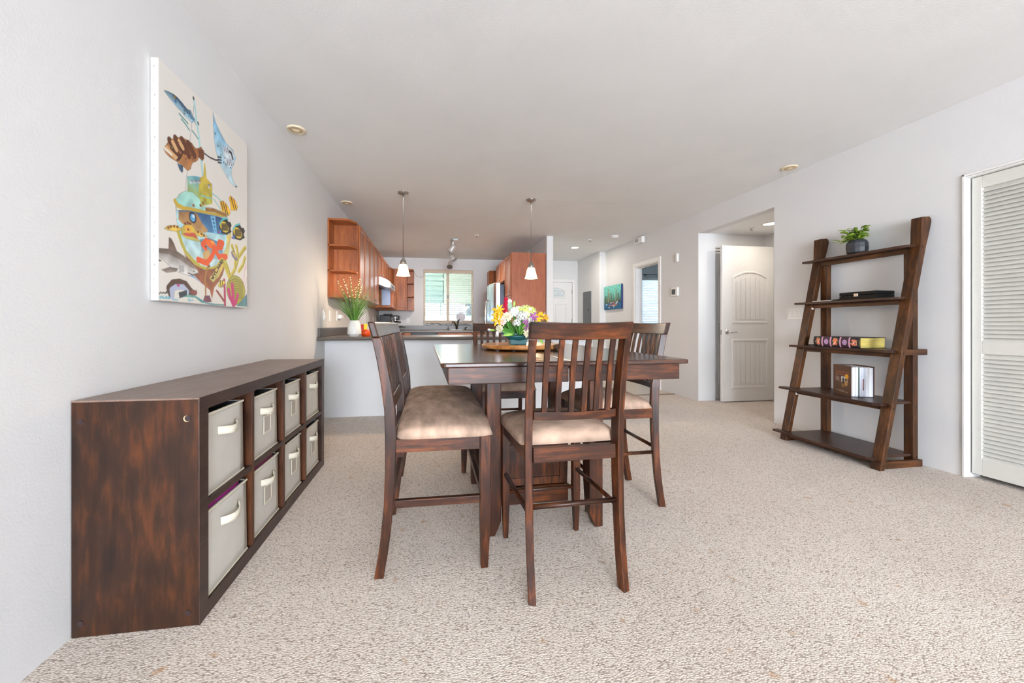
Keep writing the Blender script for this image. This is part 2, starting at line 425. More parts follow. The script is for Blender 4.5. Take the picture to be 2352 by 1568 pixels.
# bedroom doorway casing
b = MB()
for x0, x1 in ((XR-0.014, XR),):
    b.box(x0, x1, 5.365, 5.43, 0, 2.05).box(x0, x1, 6.117, 6.182, 0, 2.05).box(x0, x1, 5.43, 6.117, 1.985, 2.05)
b.box(XR, XR+T, 5.43, 5.445, 0, 1.985).box(XR, XR+T, 6.102, 6.117, 0, 1.985).box(XR, XR+T, 5.445, 6.102, 1.97, 1.985)
b.box(XR+0.05, XR+0.075, 5.445, 5.457, 0, 1.97).box(XR+0.05, XR+0.075, 6.09, 6.102, 0, 1.97).box(XR+0.05, XR+0.075, 5.457, 6.09, 1.958, 1.97)
struct('trim_2', b, M['trim'], 'white casing of the bedroom doorway', bevel=0.004)
# closet casing
b = MB(); b.box(XR-0.010, XR, 2.008, 2.022, 0, 1.986).box(XR-0.010, XR, 0.55, 2.022, 1.972, 1.986)
b.box(XR, XR+0.1, 0.55, 2.008, 1.962, 1.972)
struct('trim_3', b, M['trim'], 'thin white edge strip of the closet opening', bevel=0.003)
# entry door casing
b = MB(); b.box(3.21, 3.275, 8.405, 8.42, 0, 2.045).box(2.235, 2.30, 8.405, 8.42, 0, 2.045).box(2.30, 3.21, 8.405, 8.42, 1.978, 2.045)
struct('trim_4', b, M['trim'], 'white casing of the front door', bevel=0.004)
# patio frame behind the viewer
b = MB()
for x in (-1.08, 0.52, 2.13): b.box(x, x+0.05, YF-0.08, YF-0.02, 0, 2.38)
b.box(-1.08, 2.18, YF-0.08, YF-0.02, 2.33, 2.38).box(-1.08, 2.18, YF-0.08, YF-0.02, 0, 0.05)
struct('window_3', b, M['trim'], 'frame of the wide patio door')

# ------------------------------------------------------------------ doors
def arch_poly(x0, x1, z0, zs, rise, n=14):
    p = [(x0, z0), (x1, z0), (x1, zs)]
    for i in range(1, n):
        t = i/n; x = x1+(x0-x1)*t; p.append((x, zs+rise*(1-(2*t-1)**2)))
    p.append((x0, zs)); return p
def ring(b, poly, y0, y1, wdt):
    """moulding: outline band of the polygon (x,z), width wdt inwards, from y0 to y1"""
    n = len(poly); inner = []
    for i in range(n):
        a = Vector(poly[i-1]); p = Vector(poly[i]); q = Vector(poly[(i+1) % n])
        d1 = (p-a).normalized(); d2 = (q-p).normalized()
        n1 = Vector((-d1.y, d1.x)); n2 = Vector((-d2.y, d2.x)); m = (n1+n2)
        m = m/max(0.35, m.length_squared/2.0) if m.length > 1e-6 else n1
        inner.append(p+m*wdt)
    for i in range(n):
        j = (i+1) % n
        lo = [(poly[i][0], y1, poly[i][1]), (poly[j][0], y1, poly[j][1]), (inner[j].x, y1, inner[j].y), (inner[i].x, y1, inner[i].y)]
        a0, a1 = Vector(poly[i]), Vector(inner[i]); c0, c1 = Vector(poly[j]), Vector(inner[j])
        f = lambda A, B, t, y: (A.x+(B.x-A.x)*t, y, A.y+(B.y-A.y)*t)
        top = [f(a0, a1, .25, y0), f(c0, c1, .25, y0), f(c0, c1, .75, y0), f(a0, a1, .75, y0)]
        b.hexa(lo, top)
    return [tuple(p) for p in inner]
def clip_plank(x0, x1, z0, xa, xb, zs, rise, n=4):
    f = lambda x: zs+rise*(1-(2*(x-xa)/(xb-xa)-1)**2)
    return [(x0, z0), (x1, z0)] + [(x1+(x0-x1)*i/n, f(x1+(x0-x1)*i/n)) for i in range(n+1)]
# open two-panel plank door in the alcove (faces the room, -y)
DX0, DX1, DY = 3.69, 4.445, 4.395
d1 = struct('door_1', MB().box(DX0, DX1, DY, DY+0.036, 0.012, 2.022), M['door'], 'white two-panel plank door standing open in the alcove', origin=(DX0, DY, 0), bevel=0.002)
org = (DX0, DY, 0)
def door_panels(dobj, org, x0, x1, y, zlo, zhi, rise, nplank=6):
    b = MB(); inn = ring(b, arch_poly(x0, x1, zlo, zhi, rise), y-0.009, y, 0.032)
    child(dobj, 'moulding', b, M['door'], origin=org)
    xa, xb = x0+0.058, x1-0.058; step = (xb-xa)/nplank
    for k in range(nplank):
        pl = clip_plank(xa+step*k+0.003, xa+step*(k+1)-0.003, zlo+0.055, xa, xb, zhi-0.06, rise*0.8)
        child(dobj, 'plank', MB().prism(pl, 'y', y-0.005, y), M['door'], bevel=0.0025, origin=org)
door_panels(d1, org, DX0+0.135, DX1-0.085, DY, 1.015, 1.615, 0.085)
door_panels(d1, org, DX0+0.135, DX1-0.085, DY, 0.175, 0.815, 0.0001)
b = MB(); b.lathe([(0.03, 0), (0.03, 0.006), (0.024, 0.012)], (0, 0, 0), 20)
hx, hz = DX0+0.066, 0.905
me = b.mesh('rose', smooth=False)
for v in me.vertices: x, y, z = v.co; v.co = (x, -z, y)
h = mkobj('handle', me, M['chrome'], d1, (hx-DX0, 0, hz), bevel=0.002)
b = MB().tube([(0, -0.01, 0), (0, -0.045, 0), (0.02, -0.05, 0.002), (0.055, -0.05, -0.008), (0.085, -0.05, 0.004), (0.11, -0.05, -0.003)], [0.011, 0.009, 0.008, 0.006, 0.006, 0.004], 10)
mkobj('lever', b.mesh('lever', smooth=True), M['chrome'], h)
child(d1, 'latch_plate', MB().box(DX0-0.002, DX0, DY+0.006, DY+0.03, 0.872, 0.934), M['nickel'], origin=org)
# closed door behind it
d2 = struct('door_2', MB().box(3.712, 4.398, 4.60, 4.635, 0.015, 2.0), M['door'], 'white closed door half hidden behind the open door', origin=(3.712, 4.6, 0))
b = MB(); ring(b, arch_poly(3.80, 4.32, 1.02, 1.66, 0.08), 4.592, 4.60, 0.03); child(d2, 'moulding', b, M['door'], origin=(3.712, 4.6, 0))
b = MB(); ring(b, arch_poly(3.80, 4.32, 0.2, 0.85, 0.0001), 4.592, 4.60, 0.03); child(d2, 'moulding', b, M['door'], origin=(3.712, 4.6, 0))
child(d2, 'head_rail', MB().box(3.71, 4.40, 4.57, 4.60, 1.985, 2.018), M['trim'], origin=(3.712, 4.6, 0), bevel=0.003)
# front door at the end of the corridor
org = (2.305, 8.43, 0)
d3 = struct('door_3', MB().box(2.305, 3.205, 8.43, 8.475, 0.01, 1.972), M['door'], 'white front door with a small arched glass light', origin=org)
b = MB(); ring(b, arch_poly(2.44, 3.05, 1.61, 1.79, 0.085), 8.415, 8.43, 0.035); child(d3, 'light_frame', b, M['door'], origin=org)
b = MB().prism(arch_poly(2.472, 3.018, 1.642, 1.765, 0.075), 'y', 8.424, 8.43); gl = child(d3, 'pane', b, plain('etched_glass', (214, 222, 224), 0.25, noise=0.1, nscale=20), origin=org)
random.seed(4)
b = MB()
for k in range(7):
    x = 2.53+0.075*k
    b.tube([(x-0.03, 8.421, 1.66), (x, 8.421, 1.70+0.03*(k % 2)), (x+0.03, 8.421, 1.73), (x+0.05, 8.421, 1.80-0.02*abs(k-3)/3)], 0.0028, 6)
b.tube([(2.48, 8.421, 1.665), (3.01, 8.421, 1.665)], 0.003, 6)
child(d3, 'leading', b, M['nickel'], origin=org)
for x0, x1 in ((2.43, 2.70), (2.80, 3.07)):
    b = MB(); ring(b, arch_poly(x0, x1, 0.2, 1.49, 0.0001), 8.42, 8.43, 0.03); child(d3, 'moulding', b, M['door'], origin=org)
for z in (0.4, 1.05, 1.72): child(d3, 'hinge', MB().box(3.196, 3.208, 8.42, 8.432, z, z+0.09), M['nickel'], origin=org)
# louvred closet door: two folding leaves
def louver_leaf(name, ya, yb, label):
    org = (XR+0.035, ya, 0); x0, x1 = XR+0.035, XR+0.063
    b = MB(); st = 0.046
    b.box(x0, x1, ya, ya+st, 0.03, 1.958).box(x0, x1, yb-st, yb, 0.03, 1.958)
    b.box(x0, x1, ya+st, yb-st, 1.882, 1.958).box(x0, x1, ya+st, yb-st, 0.812, 0.893).box(x0, x1, ya+st, yb-st, 0.03, 0.14)
    d = struct(name, b, M['louver'], label, origin=org, bevel=0.003)
    prof = [(-0.017, 0.0155), (-0.0145, 0.018), (0.017, -0.0155), (0.0145, -0.018)]
    me = MB().prism([(p[0]*0.75, -p[1]*0.95) for p in prof], 'y', ya+st-0.004-ya, yb-st+0.004-ya).mesh('slat')
    for z0, z1, n in ((0.14, 0.812, 25), (0.893, 1.882, 37)):
        p = (z1-z0)/n
        for k in range(n): mkobj('slat', me, M['louver'], d, (0.014, 0, z0+p*(k+0.5)))
    return d
louver_leaf('door_4', 1.47, 2.0, 'cream louvred closet door leaf beside the ladder shelf')
louver_leaf('door_5', 0.56, 1.462, 'second cream louvred closet door leaf')

# ------------------------------------------------------------------ kitchen window with blind
wx0, wx1, wz0, wz1 = -0.185, 0.925, 1.06, 2.227
b = MB(); y0, y1 = YB+0.06, YB+0.10; fr = 0.04; xm = 0.355
b.box(wx0, wx0+fr, y0, y1, wz0, wz1).box(wx1-fr, wx1, y0, y1, wz0, wz1).box(wx0+fr, wx1-fr, y0, y1, wz0, wz0+fr).box(wx0+fr, wx1-fr, y0, y1, wz1-fr, wz1)
b.box(xm-0.03, xm+0.03, y0-0.01, y1, wz0+fr, wz1-fr)
win = struct('window_1', b, M['vinyl'], 'kitchen window with a horizontal blind', bevel=0.003)
for xa, xb in ((wx0+fr, xm-0.03), (xm+0.03, wx1-fr)):
    child(win, 'pane', MB().box(xa, xb, y0+0.018, y0+0.022, wz0+fr, wz1-fr), M['glass'])
child(win, 'latch', MB().box(xm-0.008, xm+0.012, y0-0.022, y0-0.01, 1.58, 1.66), M['black'], bevel=0.002)
child(win, 'window_sill', MB().box(wx0-0.004, wx1+0.03, YB-0.02, YB+0.06, wz0-0.022, wz0), M['vinyl'], bevel=0.004)
bl = Thing('window_blind', 'cream horizontal blind in the kitchen window', 'blind', (0.37, YB+0.03, wz0))
bl.part('headrail', MB().box(wx0+0.004, wx1-0.004, YB-0.008, YB+0.05, wz1-0.075, wz1-0.004), M['vinyl'], bevel=0.003)
nsl = 25; zt = wz1-0.09; zb = wz0+0.05
sl_me = MB().hexa([(-0.545, -0.022, -0.0040), (0.545, -0.022, -0.0040), (0.545, 0.022, 0.0020), (-0.545, 0.022, 0.0020)],
                  [(-0.545, -0.022, -0.0015), (0.545, -0.022, -0.0015), (0.545, 0.022, 0.0045), (-0.545, 0.022, 0.0045)]).mesh('slat')
for k in range(nsl):
    z = zb+(zt-zb)*k/(nsl-1)
    mkobj('slat', sl_me, M['blind'], bl.o, (0, -0.008, z-wz0))
bl.part('bottom_rail', MB().box(wx0+0.01, wx1-0.01, YB, YB+0.045, wz0+0.012, wz0+0.03), M['vinyl'], bevel=0.003)
for x in (wx0+0.14, xm, wx1-0.14):
    bl.part('ladder_cord', MB().box(x-0.001, x+0.001, YB-0.002, YB-0.0005, wz0+0.03, wz1-0.07), M['white'])
# mosaic strip below the window: single glass tiles
mo = struct('trim_5', MB().box(wx0, wx1, YB-0.006, YB, 0.985, wz0-0.022), M['grout'], 'grey glass mosaic strip under the kitchen window')
rng = random.Random(3)
mcol = [plain('mosaic_grey_%d' % k, c, 0.4) for k, c in enumerate(((150, 154, 156), (84, 86, 88), (118, 120, 122), (56, 56, 60), (176, 180, 182)))]
zz = 0.987; row = 0
while zz < wz0-0.03:
    x = wx0; h = 0.0125
    while x < wx1-0.01:
        L = min(rng.choice((0.05, 0.075, 0.1)), wx1-x)
        child(mo, 'mosaic_tile', MB().box(x+0.001, x+L-0.001, YB-0.009, YB-0.005, zz+0.0008, zz+h-0.0008), rng.choice(mcol)); x += L
    zz += h; row += 1
# ------------------------------------------------------------------ bedroom window with blind
b = MB(); bx0, bx1, bz0, bz1 = 4.55, 6.05, 1.0, 2.09; y0, y1 = 8.56, 8.6
b.box(bx0, bx0+fr, y0, y1, bz0, bz1).box(bx1-fr, bx1, y0, y1, bz0, bz1).box(bx0+fr, bx1-fr, y0, y1, bz0, bz0+fr).box(bx0+fr, bx1-fr, y0, y1, bz1-fr, bz1)
b.box(4.985, 5.02, y0-0.01, y1, bz0+fr, bz1-fr)
w2 = struct('window_2', b, plain('dark_window_stile', (88, 88, 92), 0.5), 'bedroom window behind a white blind')
child(w2, 'pane', MB().box(bx0+fr, bx1-fr, y0+0.018, y0+0.022, bz0+fr, bz1-fr), M['glass'])
bl2 = Thing('window_blind', 'white horizontal blind in the bedroom window', 'blind', (5.3, 8.52, bz0))
bl2.part('valance', MB().box(bx0-0.02, bx1+0.02, 8.46, 8.51, 2.065, 2.13), M['white'], bevel=0.004)
sl2 = MB().hexa([(-0.74, -0.007, 0.0205), (0.74, -0.007, 0.0205), (0.74, 0.005, -0.0225), (-0.74, 0.005, -0.0225)],
                [(-0.74, -0.005, 0.0215), (0.74, -0.005, 0.0215), (0.74, 0.007, -0.0215), (-0.74, 0.007, -0.0215)]).mesh('slat')
for k in range(27):
    mkobj('slat', sl2, M['blind_w'], bl2.o, (0, 0.005, 0.03+k*0.0395))
rod = Thing('curtain_rod', 'thin dark curtain rod above the bedroom blind', 'curtain rod', (5.3, 8.44, 2.2))
rod.part('pole', MB().tube([(4.3, 8.44, 2.2), (6.2, 8.44, 2.2)], 0.009, 8), M['black'], smooth=True)
for x in (4.4, 5.06, 6.1): rod.part('bracket', MB().box(x-0.006, x+0.006, 8.435, 8.5, 2.178, 2.196), M['black'])

# ------------------------------------------------------------------ covered walkway outside the kitchen window
struct('ground_outside', MB().box(-5, 6, 8.72, 30, -0.3, -0.15), plain('paving_outside', (214, 216, 218), 0.9), 'pale paving outside')
struct('ceiling_walkway', MB().box(-3.2, 3.3, 8.7, 11.62, 2.62, 2.75), plain('walkway_ceiling', (150, 150, 136), 0.8), 'pale ceiling of the covered walkway outside')
sage = plain('sage_siding', (112, 124, 112), 0.8)
ow = struct('wall_outside', MB().box(-3.2, 3.3, 11.56, 11.62, 1.27, 2.62).box(-3.2, 3.3, 11.56, 11.62, -0.15, 0.62).box(-3.2, -3.1, 8.72, 11.56, -0.15, 2.62).box(3.2, 3.3, 8.72, 11.56, -0.15, 2.62), sage, 'pale green walkway wall outside the kitchen window')  # low parapet and end walls are unseen, added to hold back skylight
for k in range(9): child(ow, 'siding_board', MB().box(-3.1, 0.33, 11.525, 11.56, 1.275+0.149*k, 1.275+0.149*k+0.138), plain('siding_%d' % k, (100+4*k, 112+3*k, 98+2*k), 0.8), bevel=0.004)
child(ow, 'grey_band', MB().box(0.36, 3.1, 11.53, 11.56, 1.30, 1.62), plain('grey_band', (104, 102, 98), 0.8))
child(ow, 'cream_panel', MB().box(0.36, 3.1, 11.53, 11.56, 1.64, 2.6), plain('cream_panel', (150, 142, 118), 0.8))
child(ow, 'notice', MB().box(0.93, 1.13, 11.52, 11.53, 1.49, 1.56), M['white'])
g = Thing('patio_railing', 'slate blue railing outside the kitchen window', 'railing', (0.1, 11.4, -0.15))
mb_ = plain('slate_blue_paint', (92, 128, 158), 0.6)
for x in (-0.72, 0.02, 0.8, 1.6): g.part('post', MB().box(x, x+0.05, 11.4, 11.45, -0.15, 1.27), mb_)
g.part('rail', MB().box(-3, 3.1, 11.4, 11.45, 1.02, 1.06), mb_); g.part('rail', MB().box(-3, 3.1, 11.4, 11.45, 0.6, 0.64), mb_)
struct('wall_outside_far', MB().box(-14, 16, 24, 24.2, -0.2, 2.6), plain('far_white_wall', (205, 214, 224), 0.8), 'far pale garden wall')

# ------------------------------------------------------------------ pendant lamps
shade_m = emit('lit_opal_glass', (255, 224, 166), 2.6)
def pendant(x, y, label):
    t = Thing('pendant_lamp', label, 'lamp', (x, y, 1.545), group='pendant lamps over the peninsula')
    t.part('canopy', MB().lathe([(0.0605, H), (0.0605, H-0.008), (0.05, H-0.02), (0.012, H-0.026)], (x, y, 0), 28), M['nickel'], smooth=False, bevel=0.001)
    for sx in (-0.035, 0.035): t.part('screw', MB().ball((x+sx, y-0.005, H-0.021), 0.005, 8, 5), M['chrome'], smooth=True)
    t.part('rod', MB().tube([(x, y, H-0.024), (x, y, H-0.07), (x, y, H-0.075), (x, y, 1.735)], [0.0085, 0.0085, 0.0058, 0.0058], 12), M['nickel'], smooth=True)
    t.part('socket_cup', MB().lathe([(0.008, 1.745), (0.012, 1.738), (0.028, 1.712), (0.036, 1.69), (0.0385, 1.668), (0.036, 1.668)], (x, y, 0), 24), M['nickel'], smooth=True)
    t.part('shade', MB().lathe([(0.037, 1.672), (0.046, 1.65), (0.060, 1.595), (0.066, 1.565), (0.075, 1.548), (0.077, 1.545), (0.073, 1.546), (0.063, 1.566), (0.056, 1.6), (0.04, 1.655)], (x, y, 0), 28, cap=False), shade_m, smooth=True)
    lamp('pendant_bulb', 'POINT', (0, 0, -0.012), 16, (255, 228, 196), 0.03, parent=t.o)
pendant(-0.315, 4.33, 'nickel pendant lamp with lit opal glass shade near the open cabinet shelves')
pendant(1.155, 4.36, 'nickel pendant lamp with lit opal glass shade in front of the fridge panel')

# ------------------------------------------------------------------ ceiling fittings
def round_cover(x, y, label):
    t = Thing('ceiling_speaker', label, 'ceiling speaker', (x, y, H), group='round beige ceiling covers')
    t.part('ring', MB().lathe([(0.066, 0), (0.068, -0.004), (0.064, -0.010), (0.044, -0.013), (0.042, -0.006)], (x, y, H), 28), M['beige'], smooth=True)
    g = t.part('grille', MB().lathe([(0.042, -0.008), (0.04, -0.012), (0.02, -0.014)], (x, y, H), 24), M['beige2'], smooth=True)
    for k in range(4): t.sub(g, 'rib', MB().box(x-0.02, x+0.02, y-0.018+0.011*k, y-0.014+0.011*k, H-0.0165, H-0.012), M['beige'])
round_cover(-1.01, 3.054, 'round beige ceiling cover above the sea picture')
round_cover(-1.012, 4.79, 'round beige ceiling cover above the open cabinet shelves')
round_cover(3.31, 3.11, 'round beige ceiling cover near the ladder shelf wall')
def downlight(x, y, z, label, power):
    t = Thing('recessed_light', label, 'ceiling light', (x, y, z), group='lit recessed lights')
    t.part('trim_ring', MB().lathe([(0.085, 0), (0.085, -0.004), (0.068, -0.006), (0.066, 0.0)], (x, y, z), 28, cap=False), M['white'], smooth=True)
    t.part('lens', MB().lathe([(0.067, -0.001), (0.067, -0.003)], (x, y, z), 28), emit('lit_lens', (255, 244, 224), 9))
    lamp('recessed_bulb', 'AREA', (0, 0, -0.02), power, (255, 246, 234), 0.12, parent=t.o)
downlight(2.70, 6.95, H, 'round recessed light glowing in the entry ceiling', 8)
downlight(3.98, 3.99, 2.204, 'round recessed light glowing in the alcove ceiling', 3)
t = Thing('smoke_detector', 'round white smoke detector on the entry ceiling', 'smoke detector', (3.0, 5.94, H))
t.part('base', MB().lathe([(0.062, 0), (0.062, -0.012)], (3.0, 5.94, H), 28), M['white']); t.part('cover', MB().lathe([(0.056, -0.012), (0.055, -0.026), (0.045, -0.034)], (3.0, 5.94, H), 28), M['white'], smooth=True)
def sprinkler(x, y, z, label):
    t = Thing('sprinkler_head', label, 'sprinkler', (x, y, z), group='ceiling sprinkler heads')
    t.part('escutcheon', MB().lathe([(0.036, 0), (0.034, -0.006), (0.02, -0.009)], (x, y, z), 20), M['white'], smooth=True)
    t.part('body', MB().tube([(x, y, z-0.006), (x, y, z-0.03)], 0.009, 8), M['nickel'])
    t.part('deflector', MB().lathe([(0.017, -0.030), (0.017, -0.033)], (x, y, z), 14), M['nickel'])
sprinkler(0.73, 6.23, H, 'small sprinkler head on the kitchen ceiling')
sprinkler(2.715, 6.27, H, 'small sprinkler head on the entry ceiling')
sprinkler(3.93, 4.2, 2.204, 'small sprinkler head under the alcove light')
struct('trim_6', MB().box(1.22, 2.2, 4.352, 4.358, H-0.0008, H), plain('ceiling_crack', (196, 194, 192), 0.9), 'hairline crack in the ceiling')
# track light with three spot heads
t = Thing('track_light', 'silver track light with three round spot heads on the kitchen ceiling', 'track light', (0.37, 7.1, H))
t.part('canopy', MB().box(0.32, 0.44, 6.48, 6.60, H-0.012, H), M['nickel'], bevel=0.004)
t.part('rail', MB().box(0.352, 0.378, 6.5, 8.1, H-0.03, H-0.01), M['nickel'], bevel=0.003)
for (yy, dx, dy, zz) in ((6.62, -0.55, 0.35, 2.32), (7.15, 0.45, -0.2, 2.26), (7.75, -0.1, -0.5, 2.22)):
    hx = 0.365; h = t.part('spot_head', MB().tube([Vector((hx, yy, zz+0.02))-Vector((dx, dy, -0.75)).normalized()*0.045, Vector((hx, yy, zz+0.02)), Vector((hx, yy, zz+0.02))+Vector((dx, dy, -0.75)).normalized()*0.05, Vector((hx, yy, zz+0.02))+Vector((dx, dy, -0.75)).normalized()*0.09], [0.03, 0.042, 0.045, 0.058], 18), plain('silver_paint', (206, 204, 200), 0.35, metal=0.25), smooth=True)
    d = Vector((dx, dy, -0.75)).normalized(); e = Vector((hx, yy, zz+0.02))+d*0.0905
    t.sub(h, 'rim', MB().tube([e-d*0.004, e+d*0.004], 0.06, 20), M['chrome'])
    lamp('spot_bulb', 'SPOT', tuple(e+d*0.01-Vector((0.37, 7.1, H))), 60, (255, 246, 236), 0.04, rot=d.to_track_quat('-Z', 'Y').to_euler(), parent=t.o, spot=R(130))
    t.part('stem', MB().tube([(hx, yy, H-0.02), (hx, yy, zz+0.05)], 0.011, 10), M['white'], smooth=True)

# ------------------------------------------------------------------ things on the walls
def plate_on_left(y, z, w, h, label, kind, dev):
    t = Thing('wall_plate', label, kind, (XL, y, z-h/2))
    t.part('cover', MB().box(XL, XL+0.007, y-w/2, y+w/2, z-h/2, z+h/2), M['white'], bevel=0.002)
    if dev == 'rocker':
        t.part('rocker', MB().hexa([(XL+0.007, y-0.017, z-0.033), (XL+0.007, y+0.017, z-0.033), (XL+0.007, y+0.017, z+0.033), (XL+0.007, y-0.017, z+0.033)],
               [(XL+0.016, y-0.017, z-0.033), (XL+0.016, y+0.017, z-0.033), (XL+0.009, y+0.017, z+0.033), (XL+0.009, y-0.017, z+0.033)]), M['white'])
    elif dev == 'outlet':
        for dz in (-0.02, 0.02): t.part('socket', MB().box(XL+0.007, XL+0.0095, y-0.014, y+0.014, z+dz-0.013, z+dz+0.013), M['trim'], bevel=0.002)
    return t
plate_on_left(4.285, 1.10, 0.075, 0.115, 'white light switch nearest to the viewer left of the cabinet shelves', 'light switch', 'rocker')
plate_on_left(4.535, 1.10, 0.075, 0.115, 'white blank wall plate between the switch and the plugged charger', 'wall plate', None)
plate_on_left(4.86, 1.108, 0.075, 0.115, 'white wall outlet holding a plug-in charger', 'outlet', 'outlet')
c = Thing('plug_in_charger', 'small white plug-in charger in the outlet behind the grass plant', 'charger', (XL+0.0095, 4.93, 1.07))
c.part('case', MB().box(XL+0.0095, XL+0.05, 4.865, 4.985, 1.075, 1.122), M['white'], bevel=0.005)
c.part('inset', MB().box(XL+0.05, XL+0.0508, 4.895, 4.955, 1.085, 1.112), M['trim'])
for k, y in enumerate((7.27, 7.74, 8.12)):
    plate_on_left(y, 1.11, 0.07, 0.115, 'white wall plate behind the cooker, ' + ('nearest', 'middle one', 'farthest')[k] + ' of the three', 'wall plate', 'outlet')
def plate_on_back(x, z, w, h, label, dev=True):
    t = Thing('wall_plate', label, 'outlet', (x, YB, z-h/2))
    t.part('cover', MB().box(x-w/2, x+w/2, YB-0.007, YB, z-h/2, z+h/2), M['white'], bevel=0.002)
    return t
t = plate_on_back(-0.52, 1.10, 0.075, 0.125, 'white outlet beside the espresso machine with splayed wires')
for dz in (-0.03, 0.03): t.part('socket', MB().box(-0.534, -0.506, YB-0.0095, YB-0.007, 1.10+dz-0.014, 1.10+dz+0.014), M['trim'], bevel=0.003)
for sx in (-1, 1): t.part('wire', MB().tube([(-0.52+0.015*sx, YB-0.008, 1.16), (-0.52+0.03*sx, YB-0.01, 1.19), (-0.52+0.065*sx, YB-0.01, 1.235)], 0.004, 6), M['white'])
t = plate_on_back(1.115, 1.115, 0.115, 0.115, 'white double outlet between the window and the fridge')
for sx in (-0.026, 0.026): t.part('socket', MB().box(1.115+sx-0.016, 1.115+sx+0.016, YB-0.0095, YB-0.007, 1.08, 1.15), M['trim'], bevel=0.002)
single('hanging_wire', MB().tube([(-0.385, YB-0.01, 2.15), (-0.34, YB-0.01, 2.085), (-0.27, YB-0.01, 2.05), (-0.19, YB-0.01, 2.06)], 0.003, 6), M['grey_metal'], 'thin wire from the corner cabinet to the kitchen window', 'wire', (-0.29, YB, 2.05))
# right wall (x = XR)
t = Thing('light_switch', 'white triple rocker switch on the wall beside the ladder shelf', 'light switch', (XR, 3.19, 1.05))
t.part('cover', MB().box(XR-0.007, XR, 3.11, 3.275, 1.05, 1.165), M['white'], bevel=0.002)
for k in range(3):
    y = 3.145+0.047*k
    t.part('rocker', MB().box(XR-0.012, XR-0.007, y-0.0165, y+0.0165, 1.075, 1.14), M['trim'], bevel=0.002)
t = Thing('thermostat', 'white thermostat with a grey screen on the right wall', 'thermostat', (XR, 5.01, 1.41))
t.part('case', MB().box(XR-0.028, XR, 4.94, 5.085, 1.41, 1.535), M['white'], bevel=0.006)
t.part('screen', MB().box(XR-0.0295, XR-0.028, 4.985, 5.065, 1.435, 1.51), M['lcd'])
t = Thing('motion_sensor', 'small white upright sensor high on the right wall', 'sensor', (XR, 4.965, 1.895))
t.part('case', MB().box(XR-0.028, XR, 4.945, 4.985, 1.895, 2.015), M['white'], bevel=0.006)
t.part('window', MB().box(XR-0.0295, XR-0.028, 4.952, 4.978, 1.92, 1.965), M['trim'])
t = Thing('door_chime', 'white box with a slotted grille high on the right wall', 'door chime', (XR, 5.93, 2.36))
t.part('case', MB().box(XR-0.055, XR, 5.82, 6.06, 2.36, 2.462), M['white'], bevel=0.005)
for k in range(5): t.part('slot', MB().box(XR-0.0565, XR-0.055, 5.93, 6.03, 2.385+0.012*k, 2.391+0.012*k), M['grey_metal'])
# grey electric panel
t = Thing('electric_panel', 'flat grey electric panel cover in the corridor wall', 'electric panel', (3.34, 7.85, 0.9))
t.part('cover', MB().box(3.328, 3.34, 7.66, 8.08, 0.95, 1.72), M['grey_metal'], bevel=0.002)
d = t.part('hatch', MB().box(3.3235, 3.328, 7.70, 8.04, 1.0, 1.66), M['grey_metal'], bevel=0.002)
t.sub(d, 'latch', MB().box(3.319, 3.3235, 7.74, 7.79, 1.29, 1.335), M['black'])
for y, z in ((8.06, 1.1), (8.06, 1.5), (7.68, 1.1), (7.68, 1.5)): t.part('screw', MB().ball((3.328, y, z), 0.006, 8, 5), M['chrome'], smooth=True)

# ------------------------------------------------------------------ kitchen
UX = -0.853                       # face of the upper cabinets on the left wall
UB, UT = 1.303, 2.18
# open end shelf unit with clipped corner
t = Thing('open_shelf_cabinet', 'open maple shelf unit with clipped corner at the near end of the wall cabinets', 'cabinet', (XL, 4.42, UB))
def end_poly(y0=4.42, y1=4.64): return [(XL+0.002, y0), (-0.92, y0), (UX, y0+0.15), (UX, y1), (XL+0.002, y1)]
for z, h, nm in ((UB, 0.018, 'bottom'), (1.592, 0.018, 'shelf'), (1.875, 0.018, 'shelf'), (UT-0.022, 0.022, 'top')):
    t.part(nm, MB().prism(end_poly(), 'z', z, z+h), M['maple_x'], bevel=0.002)
t.part('back_panel', MB().box(XL+0.002, XL+0.018, 4.42, 4.64, UB+0.018, UT-0.022), M['maple_z'])
t.part('side_panel', MB().box(XL+0.018, UX, 4.64, 4.655, UB, UT), M['maple_z'])
def cab_door(t, axis, face, a0, a1, z0, z1, knob=None, sgn=1):
    """raised-panel door. axis 'x': face at x, spans y a0..a1, opens towards +x*sgn; axis 'y': face at y, spans x, faces -y."""
    f = 0.052; d = 0.018
    def bx(b, u0, u1, w0, w1, dd0, dd1):
        if axis == 'x':
            lo, hi = sorted((face+sgn*dd0, face+sgn*dd1)); b.box(lo, hi, u0, u1, w0, w1)
        else: b.box(u0, u1, face-dd1, face-dd0, w0, w1)
    b = MB()
    bx(b, a0, a0+f, z0, z1, 0, d); bx(b, a1-f, a1, z0, z1, 0, d); bx(b, a0+f, a1-f, z0, z0+f, 0, d); bx(b, a0+f, a1-f, z1-f, z1, 0, d)
    dr = t.part('door', b, M['maple_z'], bevel=0.004)
    b = MB(); bx(b, a0+f, a1-f, z0+f, z1-f, 0, d*0.45); t.sub(dr, 'panel', b, M['maple_z'])
    if knob:
        ku, kz = knob
        c = (face+sgn*(d+0.012), ku, kz) if axis == 'x' else (ku, face-d-0.012, kz)
        s = (face+sgn*d, ku, kz) if axis == 'x' else (ku, face-d, kz)
        b = MB().tube([s, c], 0.006, 8); b.ball(c, 0.013, 10, 7); t.sub(dr, 'knob', b, M['nickel'], smooth=True)
